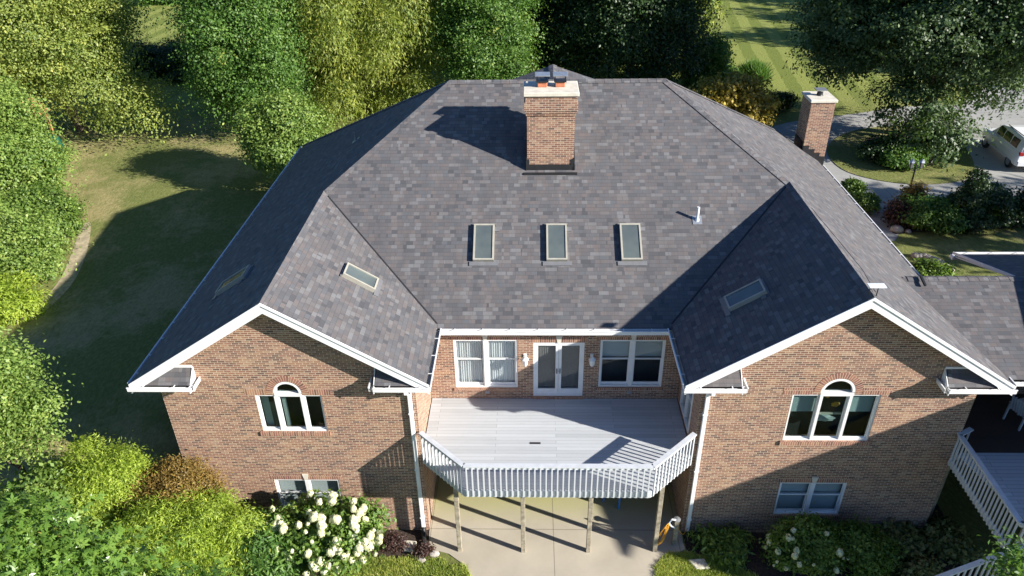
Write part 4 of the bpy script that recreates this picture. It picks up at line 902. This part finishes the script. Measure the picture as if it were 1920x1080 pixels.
def lobeset(c, R_, n, f=.48, seed=0, bottom=-.6):
    r = np.random.default_rng(seed); L = [(tuple(c), tuple(np.array(R_)*.64))]
    ga = math.pi*(3-math.sqrt(5))
    for i in range(n):
        z = bottom+(1-bottom)*(i+.5)/n; q = math.sqrt(max(0, 1-z*z)); th = ga*i+r.random()*.7; k = r.uniform(.56, .94); s = f*r.uniform(.55, 1.25)*(1.15-.4*max(0, k-.75)/.25)
        L.append((tuple(np.array(c)+np.array([q*math.cos(th), q*math.sin(th), z])*np.array(R_)*k), tuple(np.array(R_)*s*np.array([1, 1, .8]))))
    return L
SCALE = {'young_tree': .95, 'leafy_shrub': .95, 'round_shrub': .95, 'japanese_maple': 1.0, 'juniper_shrub': 1.0, 'oak_tree': .97, 'weeping_conifer': .95, 'background_tree': 1.0, 'hosta_clump': 1.0, 'fern_plant': 1.0, 'grass_clump': 1.0, 'round_tree': .92, 'hydrangea_bush': .95, 'green_bush': 1.0, 'hedge_shrub': .95, 'maple_tree': .9}
def plant(name, label, cat, base, c, R_, n, size, lm, lobes=14, f=.45, trunk=None, seed=0, group=None, kind='leaf', limbs=6, bottom=-.6, extra=None, **kw):
    """tree or shrub: crown of leaf faces, tapered trunk with limbs"""
    sc_ = SCALE.get(name, .85); R_ = tuple(q*sc_ for q in R_)
    t = thing(name, label, cat, base, group); base = Vector(base); L = lobeset(c, R_, lobes, f, seed, bottom)
    if extra: L += extra
    Lr = [((l[0][0]-base.x, l[0][1]-base.y, l[0][2]-base.z), l[1]) for l in L]
    me = leaves_mesh('crown' if trunk else 'foliage', Lr, n, size, LM[lm], kind=kind, **kw); place('crown' if trunk else 'foliage', me, t)
    tr = trunk or .05; r = random.Random(seed); mb = MB(); C = Vector(c)
    if name.endswith('tree') or trunk:
        top = C+Vector((0, 0, R_[2]*.5)); mid = base.lerp(top, .5)+Vector((r.uniform(-.1, .1), r.uniform(-.1, .1), 0))*R_[0]*.4
        mb.tube([base-Vector((0, 0, .3)), base+Vector((0, 0, .3)), base.lerp(mid, .5), mid, top], [tr*1.35, tr*1.05, tr*.9, tr*.65, tr*.12], 9)
        for i in range(limbs):
            l = L[1+(i*2) % (len(L)-1)]; s0 = base.lerp(mid, r.uniform(.55, 1.0)); e = Vector(l[0]); m_ = s0.lerp(e, .5)+Vector((0, 0, .08*R_[2])); mb.tube([s0, m_, e], [tr*.42, tr*.27, tr*.06], 6)
        mb.build('trunk', 'bark', t, smooth=True)
    else:
        for i in range(6):
            l = L[1+(i*2) % (len(L)-1)]; mb.tube([base+Vector((r.uniform(-.1, .1), r.uniform(-.1, .1), -.05)), base.lerp(Vector(l[0]), .5)+Vector((0, 0, .1)), Vector(l[0])], [.035, .025, .008], 5)
        mb.build('stem', 'bark', t)
    return t
def gz(x, y): return float(hgt(x, y))
# left side
plant('maple_tree', 'huge yellow green maple filling the top left corner behind the lawn', 'tree', (-29.3, 31, gz(-29.3, 31)), (-32.2, 30.5, 9.9), (8.2, 6.5, 8.0), 300000, .155, 'yellowgreen', extra=[((-24.6, 29.2, 4.9), (2.4, 2.0, 1.6)), ((-26.5, 29, 6.2), (2.6, 2.2, 1.8))], lobes=70, f=.24, trunk=.32, seed=1, spread=1.0, droop=.3, per=70, flat=.32)
plant('young_tree', 'light green leafy tree in front of the play set at the left edge', 'tree', (-28.6, 21.0, 2.2), (-28.9, 20.6, 5.5), (4.3, 3.2, 3.9), 120000, .15, 'lightgreen', lobes=44, f=.27, trunk=.16, seed=2, spread=.75, per=50, flat=.35, droop=.2, bottom=-.8)
plant('round_shrub', 'bright green rounded shrub at the left lawn edge below the play set', 'shrub', (-24.4, 17.2, 2.1), (-24.4, 17.2, 3.0), (1.9, 1.6, 1.5), 30000, .12, 'bright', lobes=10, seed=3, spread=.35)
plant('leafy_shrub', 'large loose green shrub bank at the left edge above the low juniper', 'shrub', (-25.0, 13.6, 2.1), (-24.6, 13.4, 3.2), (3.3, 2.4, 2.0), 75000, .13, 'lightgreen', lobes=34, f=.30, seed=4, spread=.6, per=45, flat=.4)
plant('juniper_shrub', 'low yellow green juniper at the left edge of the lawn beside bare soil', 'shrub', (-22.8, 9.7, 2.0), (-22.5, 9.6, 2.5), (2.0, 1.7, 1.2), 22000, .20, 'chartreuse', lobes=12, seed=5, kind='thread', aspect=.25, spread=.4)
plant('sapling_tree', 'mid green young tree with spiky twigs at the left edge below the lawn shadow', 'tree', (-15.3, .4, 1.2), (-15.8, .4, 5.1), (1.8, 1.7, 2.7), 70000, .11, 'lightgreen', lobes=34, f=.30, trunk=.10, seed=6, spread=.55, per=40, flat=.35, extra=[((-14.7, .2, 6.6), (.5, .45, .4)), ((-14.2, .2, 5.2), (.6, .5, .35)), ((-15.3, .2, 7.6), (.45, .4, .45)), ((-14.4, .2, 4.0), (.6, .5, .35))], aspect=.5)
plant('threadleaf_shrub', 'tall chartreuse threadleaf shrub left of the orange shrub, in front of dark lawn shade', 'shrub', (-12.2, -.4, .8), (-12.2, -.5, 2.55), (1.35, 1.1, 1.9), 80000, .11, 'chartreuse', lobes=16, f=.42, seed=7, kind='thread', aspect=.22, spread=.30, droop=.45, per=34)
plant('threadleaf_shrub', 'broad chartreuse threadleaf shrub directly below the orange shrub', 'shrub', (-9.6, -1.5, .5), (-9.5, -1.45, 1.75), (2.05, 1.35, 1.8), 130000, .11, 'chartreuse', lobes=20, f=.40, seed=8, kind='thread', aspect=.22, spread=.30, droop=.45, per=34)
plant('threadleaf_shrub', 'low chartreuse threadleaf shrub behind the foreground maple leaves, under the tall one', 'shrub', (-11.3, -2.2, .5), (-11.3, -2.2, 1.6), (1.5, 1.2, 1.5), 60000, .11, 'chartreuse', lobes=14, f=.42, seed=9, kind='thread', aspect=.22, spread=.30, droop=.45, per=34)
plant('japanese_maple', 'orange brown lace leaf shrub against the left corner of the brick wall', 'shrub', (-10.5, -.5, .5), (-10.35, -.45, 2.75), (1.25, .66, .8), 34000, .085, 'orange', lobes=14, f=.42, seed=10, spread=.26, trunk=.07, droop=.4, aspect=.4)
plant('leafy_bush', 'loose light green bush between the left edge tree and the nearest maple leaves', 'shrub', (-13.9, -1.2, .6), (-13.7, -1.0, 2.3), (1.5, 1.2, 1.6), 22000, .14, 'lightgreen', lobes=14, seed=13, spread=.35)
plant('fern_plant', 'dark green ferny plant between the chartreuse shrub and the white hydrangea', 'fern', (-7.2, -1.3, .1), (-7.3, -1.5, 1.35), (.75, .6, 1.2), 14000, .17, 'midgreen', lobes=9, seed=11, kind='thread', aspect=.3, spread=.3, droop=.5)
# foreground tree, near the camera
plant('foreground_tree', 'nearest tree with large glossy green leaves across the bottom left corner', 'tree', (-9.6, -7.2, .3), (-9.7, -6.9, 6.9), (1.9, 1.2, 1.75), 22000, .13, 'near', lobes=18, f=.38, trunk=.12, seed=12, spread=.42, kind='maple', per=18,
      extra=[((-7.9, -6.9, 6.3), (1.0, .8, .95)), ((-6.9, -6.9, 5.8), (.8, .7, .85)), ((-6.0, -6.9, 5.75), (.65, .6, .75))])
# hydrangea with blooms
def blooms(t, base, ctr, RR_, n, r0, seed):
    r = random.Random(seed); rn = np.random.default_rng(seed); m0 = None; k = 400
    d = rn.normal(size=(k, 3)); d /= np.linalg.norm(d, axis=1, keepdims=True); rad = (.72+.28*rn.random((k, 1)))*(1+.16*np.sin(d[:, :1]*5+1)*np.cos(d[:, 1:2]*6)); p = d*rad*np.array([1, 1, 1.15]); p[:, 2] = np.where(p[:, 2] > 0, p[:, 2]*1.1, p[:, 2])
    a = np.cross(d, rn.normal(size=(k, 3))); a /= np.linalg.norm(a, axis=1, keepdims=True); b = np.cross(d, a); s = .2
    V = np.stack([p-a*s-b*s, p+a*s-b*s+d*.05, p+a*s+b*s, p-a*s+b*s+d*.05], 1).reshape(-1, 3)
    me = raw_quads('bloom', V, np.repeat(rn.random(k), 4), LM['bloom'])
    for i in range(n):
        o = bpy.data.objects.new('bloom', me); COL.objects.link(o); o.parent = t
        v = Vector((r.gauss(0, 1), r.gauss(-.7, .7), r.uniform(-.35, 1.6))).normalized(); q = r.uniform(1.1, 1.27)
        o.location = (ctr[0]+v.x*RR_[0]*q-base[0], ctr[1]+v.y*RR_[1]*q-base[1], ctr[2]+v.z*RR_[2]*q-base[2]); s_ = r0*r.choice((r.uniform(.5, .8), r.uniform(.8, 1.2), r.uniform(.9, 1.35))); o.scale = (s_, s_, s_*1.15)
        o.rotation_euler = (r.uniform(-.5, .5), r.uniform(-.5, .5), r.uniform(0, 6))
LM['bloom'] = leaf_mat('bloom_petals', [(0, (.48, .50, .24)), (.5, (.76, .75, .52)), (1, (.85, .84, .72))], .25, .7)
hb = (-5.7, -1.0, .05); hyL = lobeset((-5.95, -1.0, 1.35), (1.6, .95, 1.15), 14, .42, 21)
hy = plant('hydrangea_bush', 'large hydrangea covered in cream white blooms below the left gable window', 'hydrangea', hb, (-5.95, -1.0, 1.35), (1.6, .95, 1.15), 26000, .13, 'bright', lobes=14, f=.42, seed=21, spread=.26)
blooms(hy, hb, (-5.95, -1.0, 1.35), (1.5, .9, 1.1), 99, .102, 3)
hb = (8.35, -1.1, .05); hL = lobeset((8.4, -.9, .75), (.95, .8, .75), 10, .42, 22)
hy = plant('hydrangea_bush', 'round dark green hydrangea with a few white blooms below the right gable windows', 'hydrangea', hb, (8.4, -.9, .75), (.98, .8, .78), 20000, .10, 'bright', lobes=12, f=.42, seed=22, spread=.2)
blooms(hy, hb, (8.4, -.9, .75), (.94, .76, .74), 20, .075, 5)
plant('green_bush', 'round green bush right of the blooming hydrangea under the right gable', 'shrub', (9.95, -.8, .05), (10.0, -.7, .55), (.85, .75, .62), 15000, .10, 'bright', lobes=10, seed=23, spread=.2)
plant('hosta_clump', 'yellowish hosta clump in the shaded bed right of the round green bush', 'hosta', (11.7, .0, .02), (11.7, -.05, .2), (.55, .42, .26), 6500, .14, 'hosta', lobes=8, seed=24, spread=.3, aspect=.75, zmin=0.02)
plant('hosta_clump', 'hosta clump beneath the side deck railing', 'hosta', (12.7, .2, .02), (12.95, -.1, .2), (.4, .6, .26), 6500, .14, 'hosta', lobes=8, seed=25, spread=.3, aspect=.75, zmin=0.02)
plant('hosta_clump', 'lowest hosta clump near the bottom edge beside the stair rail', 'hosta', (11.6, -1.35, .02), (11.6, -1.35, .2), (.6, .4, .28), 4500, .13, 'hosta', lobes=6, seed=26, spread=.26, aspect=.7, zmin=0.02)
for i, (x, y, lb_) in enumerate([(5.75, -.1, 'arching green fern closest to the right downspout'), (6.5, -.25, 'arching green fern in the middle of the shaded bed below the right wall'), (6.15, -.7, 'small fern in front of the other ferns at the grass edge')]):
    plant('fern_plant', lb_, 'fern', (x, y, .02), (x, y, .32), (.30, .24, .26), 900, .20, 'lightgreen', lobes=7, seed=30+i, kind='thread', aspect=.3, spread=.3, droop=.7, zmin=0.03)
plant('dried_shrub', 'small purple brown twiggy shrub in the mulch by the left downspout', 'shrub', (-4.0, -.35, .02), (-4.0, -.4, .35), (.38, .28, .3), 2600, .06, 'purple', lobes=7, seed=34, spread=.18)
plant('twig_plant', 'low dark purple plant in mulch beside the patio corner', 'shrub', (-3.15, -.55, .02), (-3.1, -.55, .18), (.3, .2, .16), 1500, .06, 'purple', lobes=6, seed=35, spread=.16)
plant('branch_sapling', 'leafy green sapling top poking up at the bottom right corner by the stair rail', 'shrub', (at_y(1905, 1060, -6.8)[0]+.5, -6.9, 0), (at_y(1905, 1060, -6.8)[0], -6.8, at_y(1905, 1060, -6.8)[2]), (.26, .25, .4), 1100, .10, 'midgreen', lobes=8, seed=36, spread=.3, aspect=.5)
# behind the house
plant('maple_tree', 'mid green maple standing behind the left lawn beside the pale conifer', 'tree', (-17.2, 30, gz(-17.2, 30)), (-17.0, 30, 8.8), (3.7, 3.5, 6.8), 190000, .15, 'midgreen', lobes=60, f=.26, trunk=.3, seed=41, spread=.95, droop=.3, per=60, flat=.32, bottom=-.85)
plant('weeping_conifer', 'tall pale yellow green feathery conifer behind the left end of the ridge', 'tree', (-11.0, 34.5, gz(-11.0, 34.5)), (-11.0, 34.5, 9.8), (6.7, 5.4, 8.8), 210000, .24, 'weep', lobes=60, f=.22, trunk=.32, seed=42, kind='thread', aspect=.22, spread=.75, droop=.9, flat=.5, bottom=-.9)
plant('round_tree', 'small round green tree close to the rear left corner of the roof', 'tree', (-13.4, 22.2, 2.3), (-12.7, 22.0, 5.2), (2.6, 2.2, 2.5), 60000, .14, 'lightgreen', lobes=34, f=.30, trunk=.14, seed=43, spread=.45, bottom=-.8)
plant('orange_shrub', 'small orange leaved shrub peeking over the left roof hip', 'shrub', (-7.3, 21.5, 2.6), (-7.2, 21.4, 5.6), (1.6, 1.2, 1.0), 7000, .16, 'gold', lobes=8, seed=44, spread=.35)
plant('maple_tree', 'glossy green broadleaf tree behind the main chimney on its left', 'tree', (-2.9, 33.5, 2.6), (-2.7, 33.5, 8.2), (3.1, 3.0, 6.4), 120000, .145, 'midgreen', lobes=44, f=.28, trunk=.26, seed=45, spread=.9, per=60, flat=.35, bottom=-.9)
plant('dark_tree', 'dark green tree directly behind the main chimney', 'tree', (1.2, 40, 2.6), (1.3, 40, 8.3), (5.0, 4.5, 6.8), 70000, .24, 'darkgreen', lobes=22, f=.4, trunk=.28, seed=46, spread=.7, bottom=-.9)
plant('dark_tree', 'wide dark evergreen right of the main chimney behind the ridge', 'tree', (7.2, 36.5, 2.6), (7.0, 36.5, 9.0), (5.6, 4.8, 8.2), 170000, .17, 'darkgreen', lobes=50, f=.27, trunk=.32, seed=47, spread=.95, per=60, flat=.35, droop=.5, bottom=-.8)
plant('slender_tree', 'bright yellow green tree at the top edge left of the mown field', 'tree', (12.0, 47, 2.6), (12.0, 47, 7.5), (2.6, 2.4, 5.0), 20000, .28, 'yellowgreen', lobes=14, trunk=.14, seed=48, spread=.55, bottom=-.9)
plant('upright_shrub', 'upright mid green shrub with pointed twigs at the field edge above the golden tree', 'shrub', (13.2, 39.5, 2.6), (13.2, 39.5, 4.4), (1.9, 1.5, 2.1), 16000, .20, 'midgreen', lobes=14, trunk=.08, seed=49, spread=.45, bottom=-.8)
plant('grass_clump', 'round ornamental grass clump on the mown field right of the golden tree', 'ornamental grass', (17.1, 41.2, 2.6), (17.1, 41.2, 2.9), (.8, .7, .5), 5200, .75, 'midgreen', lobes=5, seed=50, kind='blade', aspect=.06, spread=.3)
plant('grass_clump', 'ornamental grass clump just below the upright shrub', 'ornamental grass', (14.9, 40.6, 2.6), (14.9, 40.6, 2.85), (.75, .7, .45), 4200, .65, 'midgreen', lobes=5, seed=51, kind='blade', aspect=.06, spread=.3)
plant('grass_clump', 'left ornamental grass clump partly behind the golden tree', 'ornamental grass', (12.4, 37.5, 2.6), (12.4, 37.5, 2.9), (.9, .8, .5), 4800, .7, 'midgreen', lobes=5, seed=52, kind='blade', aspect=.06, spread=.3)
plant('golden_tree', 'golden yellow leaved small tree behind the right slope of the roof', 'tree', (12.0, 29, 2.6), (12.0, 28.8, 4.9), (2.8, 2.2, 1.7), 22000, .22, 'gold', lobes=16, f=.4, trunk=.12, seed=53, spread=.4)
plant('low_shrub', 'low dark shrub behind the right chimney on its left', 'shrub', (15.6, 34, 2.6), (15.6, 34, 3.1), (1.4, .9, .7), 7000, .16, 'darkgreen', lobes=8, seed=54, spread=.3)
plant('low_shrub', 'small dark shrub right against the right chimney outline, far side of the drive', 'shrub', (17.3, 34.6, 2.6), (17.3, 34.6, 3.1), (.9, .7, .8), 5000, .15, 'darkgreen', lobes=8, seed=55, spread=.3)
for i, (x, y, lb_) in enumerate([(-33.6, 44.5, 'dark thicket tree left of the gap to the bright field'), (-30.6, 43.5, 'dark thicket tree below the bright far field'), (-27.6, 43, 'dark thicket tree between the far field and the mid green maple')]):
    plant('thicket_tree', lb_, 'tree', (x, y, gz(x, y)), (x, y, 3.7+.15*i), (2.0, 1.8, 1.6), 22000, .15, 'darkgreen', lobes=12, trunk=.12, seed=60+i, spread=.5, bottom=-.9)
# oak and island
oak_extra = [((26.2, 27.0, 6.6), (2.2, 1.9, 1.5)), ((22.9, 25.2, 4.2), (2.2, 1.8, 1.5)), ((21.5, 25.6, 5.8), (2.2, 1.8, 1.5)), ((29.6, 28.6, 8.4), (2.2, 2.0, 1.4)), ((18.3, 29.5, 7.4), (2.2, 1.8, 1.2)), ((17.6, 30, 9.4), (2.0, 1.8, 1.2))]
plant('oak_tree', 'massive dark oak at the top right over the driveway island', 'tree', (24.2, 29.0, 2.6), (24.0, 29.0, 10.3), (7.2, 6.2, 6.0), 450000, .185, 'oak', lobes=60, f=.32, trunk=.42, seed=70, spread=.7, per=60, flat=.4, shell=(.5, 1.0), limbs=12, bottom=-.55, extra=oak_extra)
def isl_sh(nm, lb_, px, py, r, h, lm, seed, cat='shrub', n=7000, **kw):
    x, y, _ = at_z(px, py, 2.6); return plant(nm, lb_, cat, (x, y, 2.63), (x, y, 2.63+h*.5), (r, r*.75, h*.55), n, .15, lm, lobes=9, seed=seed, spread=.3, zmin=0.0, **kw)
isl_sh('island_shrub', 'dark sprawling shrub on the left of the island bed under the oak', 1655, 300, 1.5, 1.2, 'darkgreen', 71, n=11000)
isl_sh('island_shrub', 'green shrub at the front of the island bed under the oak', 1690, 316, 1.2, 1.0, 'midgreen', 72, n=9000)
isl_sh('island_shrub', 'dark shrub right of the oak trunk on the island', 1752, 290, 1.2, 1.6, 'darkgreen', 73, n=9000)
sx0, sy0, _ = at_z(1690, 262, 2.6); tag(MB().tube([(sx0, sy0, 2.5), (sx0+.1, sy0, 3.1), (sx0+.3, sy0, 3.8)], [.3, .24, .22], 9).build('tree_stump', 'bark', smooth=True), 'leaning cut stump left of the oak trunk', 'stump')
# hedge bed
HB = [('conical_yew', 'tall dark cone shaped yew in the hedge bed by the driveway', 1803, 428, 1.15, 2.9, 'darkgreen', 26000, 'shrub'),
      ('hedge_shrub', 'dark shrub directly right of the cone shaped yew', 1846, 424, .95, 1.9, 'darkgreen', 12000, 'shrub'),
      ('hedge_shrub', 'mixed green shrub directly left of the cone shaped yew', 1762, 430, 1.0, 1.3, 'midgreen', 11000, 'shrub'),
      ('hedge_shrub', 'green shrub second from the left end of the hedge bed', 1724, 428, 1.0, 1.4, 'midgreen', 11000, 'shrub'),
      ('purple_shrub', 'dark purple shrub at the left end of the hedge bed', 1688, 424, .75, 1.2, 'purple', 9000, 'shrub'),
      ('pink_tree', 'small pinkish tan shrub at the foot of the double lamp post', 1706, 405, .6, 1.5, 'orange', 5000, 'shrub'),
      ('hedge_shrub', 'low shrub between the dark shrub and the right frame edge in the hedge bed', 1882, 424, .8, .9, 'darkgreen', 7000, 'shrub'),
      ('hedge_shrub', 'dark shrub at the right frame edge in the hedge bed', 1922, 420, .9, 1.7, 'darkgreen', 10000, 'shrub')]
for i, (nm, lb_, px, py, r, h, lm, n, cat) in enumerate(HB):
    x, y, _ = at_z(px, py, 2.6)
    if nm == 'conical_yew':
        ex = [((x+.1*math.cos(k), y+.1*math.sin(k), 2.7+h*(.15+.8*k/9)), tuple(np.array([1, .9, .5])*(r*(1.0-.085*k)))) for k in range(10)]
        t = thing(nm, lb_, cat, (x, y, 2.6)); me = leaves_mesh('foliage', [((c[0]-x, c[1]-y, c[2]-2.6), R_) for c, R_ in ex], n, .11, LM[lm], spread=.16); place('foliage', me, t); MB().tube([(x, y, 2.5), (x, y, 4.6)], [.06, .02], 6).build('stem', 'bark', t)
    else: plant(nm, lb_, cat, (x, y, 2.6), (x, y, 2.6+h*.52), (r, r*.8, h*.55), n, .13, lm, lobes=10, seed=80+i, spread=.25, zmin=.0)
for i, (px, py, r, h, lb_) in enumerate([(1612, 385, .6, .8, 'bright green shrub beside the right eave near the walk'), (1592, 352, .4, .6, 'small bright green shrub beside the eave below the right chimney'), (1740, 512, 1.0, .5, 'low bright green ground shrub beyond the annex roof ridge')]):
    x, y, _ = at_z(px+6, py+10, 2.6); z = gz(x, y); plant('bright_shrub', lb_, 'shrub', (x, y, z), (x, y, z+h*.55), (r, r, h*.6), 6000, .13, 'bright', lobes=8, seed=95+i, spread=.22, zmin=.0)
# curved stone edging beyond the annex ridge
eg = MB()
for i in range(9):
    x, y, _ = at_z(1712+i*8, 493+i*i*.42, 2.3); eg.blob((x, y, gz(x, y)+.08), (.2, .16, .13), seed=i, amp=.15, seg=8, rings=5)
tag(eg.build('stone_edging', 'rock', smooth=True), 'curved row of tan stones edging a bed beyond the annex roof', 'edging')
# trees beyond the frame edge and the far wood
def far_tree(x, y, r, h, lm, seed, lb_, nm='background_tree', n=14000, size=.5): plant(nm, lb_, 'tree', (x, y, gz(x, y)), (x, y, gz(x, y)+h*.58), (r, r*.9, h*.45), n, size, lm, lobes=14, trunk=.25, seed=seed, spread=1.0, bottom=-.9)
ft = [(-6, 56, 6, 9, 'darkgreen', 'dark tree in the second row left of the chimney line'), (5, 54, 6, 13, 'darkgreen', 'dark tree in the second row right of the chimney line')]
for i, (x, y, r, h, lm, lb_) in enumerate(ft): far_tree(x, y, r, h, lm, 110+i, lb_)
for i, (x, y) in enumerate([(44, 47), (47, 56), (46, 66), (50, 38)]): far_tree(x, y, 4.5, 12, 'darkgreen', 120+i, ['dark tree beyond the oak at the right', 'second dark tree beyond the oak, farther up the field', 'farthest dark tree at the right of the mown field', 'dark tree right of the parked vehicle outside the drive'][i], n=9000)
for i, (x, y) in enumerate([(37.0, 7.6), (45, 9.5)]): far_tree(x, y, 4.6, 12.5, 'midgreen', 130+i, ['tree outside the right edge whose shade falls on the driveway', 'second tree outside the right edge shading the hedge bed'][i], n=2600, size=.6)
wl = []
for i in range(26): wl.append(((-75+i*6.2, 92+5*math.sin(i*1.7), 4.5+math.sin(i)*.8), (4.2, 3.5, 4.6)))
me = leaves_mesh('far_wood', wl, 60000, .8, LM['midgreen'], spread=1.4); o = bpy.data.objects.new('far_wood', me); COL.objects.link(o); tag(o, 'dense green wood along the far edge of the fields', 'wood', kind='stuff')
hedge_l = [((-52+i*1.8, 74, 3.6), (1.5, 1.2, 1.8)) for i in range(12)]
me = leaves_mesh('far_hedge', hedge_l, 30000, .35, LM['midgreen'], spread=.6); o = bpy.data.objects.new('far_hedge', me); COL.objects.link(o); tag(o, 'green hedgerow at the top left beyond the bright field', 'hedge')

# groups for repeats
GR = {'maple_tree': 'broadleaf maples round the garden', 'threadleaf_shrub': 'chartreuse threadleaf shrubs at the left corner', 'hydrangea_bush': 'hydrangeas along the front wall', 'hosta_clump': 'hostas in the shaded bed', 'fern_plant': 'ferns in the front beds', 'dark_tree': 'dark trees behind the ridge', 'grass_clump': 'ornamental grass clumps at the field edge', 'low_shrub': 'dark low shrubs beyond the drive', 'thicket_tree': 'thicket trees below the bright field', 'island_shrub': 'shrubs on the driveway island', 'hedge_shrub': 'shrubs in the hedge bed', 'bright_shrub': 'bright shrubs along the right eave', 'background_tree': 'trees in the second row', 'splash_block': 'slabs under the downspouts', 'boulder': 'stones at the hedge bed', 'rock': 'rocks at the patio corner'}
for o_ in COL.objects:
    if o_.parent is None and o_.name.split('.')[0] in GR: o_['group'] = GR[o_.name.split('.')[0]]
# ------------------------------------------------------------------ grass blades on the near lawns
def blades(n, region, size=.09, name='grass'):
    x0, x1, y0, y1, inside = region; p = np.stack([RNG.uniform(x0, x1, n*2), RNG.uniform(y0, y1, n*2)], 1); keep = np.array([inside(a, b) for a, b in p]); p = p[keep][:n]; n = len(p)
    z = hgt(p[:, 0], p[:, 1]); pos = np.column_stack([p, z]); d = RNG.normal(size=(n, 3))*.55; d[:, 2] = 1; d /= np.linalg.norm(d, axis=1, keepdims=True)
    s = np.cross(d, RNG.normal(size=(n, 3))); s /= np.linalg.norm(s, axis=1, keepdims=True); L = size*RNG.uniform(.5, 1.6, (n, 1)); w = .008
    V = np.stack([pos-s*w, pos+s*w, pos+d*L+s*w*.3, pos+d*L-s*w*.3], 1).reshape(-1, 3); cl = np.sin(p[:, 0]*2.3+1)*np.cos(p[:, 1]*2.9)*.12
    tn = np.clip(.5+cl+RNG.normal(size=n)*.2, 0, 1); me = raw_quads(name, V, np.repeat(tn, 4), LM['blade']); o = bpy.data.objects.new(name, me); COL.objects.link(o); return o
def inL(x, y):  # left of the patio front
    edge = -2.3-.0*x
    return x > -6.2 and (y < -.75-.0) and (x < -1.5-.35*max(0, (y+1.6))-(.6 if y > -1.0 else 0)) and y < -.72+(x+2.6)*-.25 if x < -1.3 else False
tag(blades(60000, (-6, -1.3, -4, -.5, inL), .12), 'short sunlit green grass between the mulch bed and patio at the bottom', 'grass', kind='stuff')
tag(blades(60000, (3.6, 7.0, -4, -.3, lambda x, y: x > 3.95+max(0, .9*(y+1.0)) and y < -.45-.45*max(0, x-5.2))), 'short green grass right of the patio at the bottom', 'grass', kind='stuff')
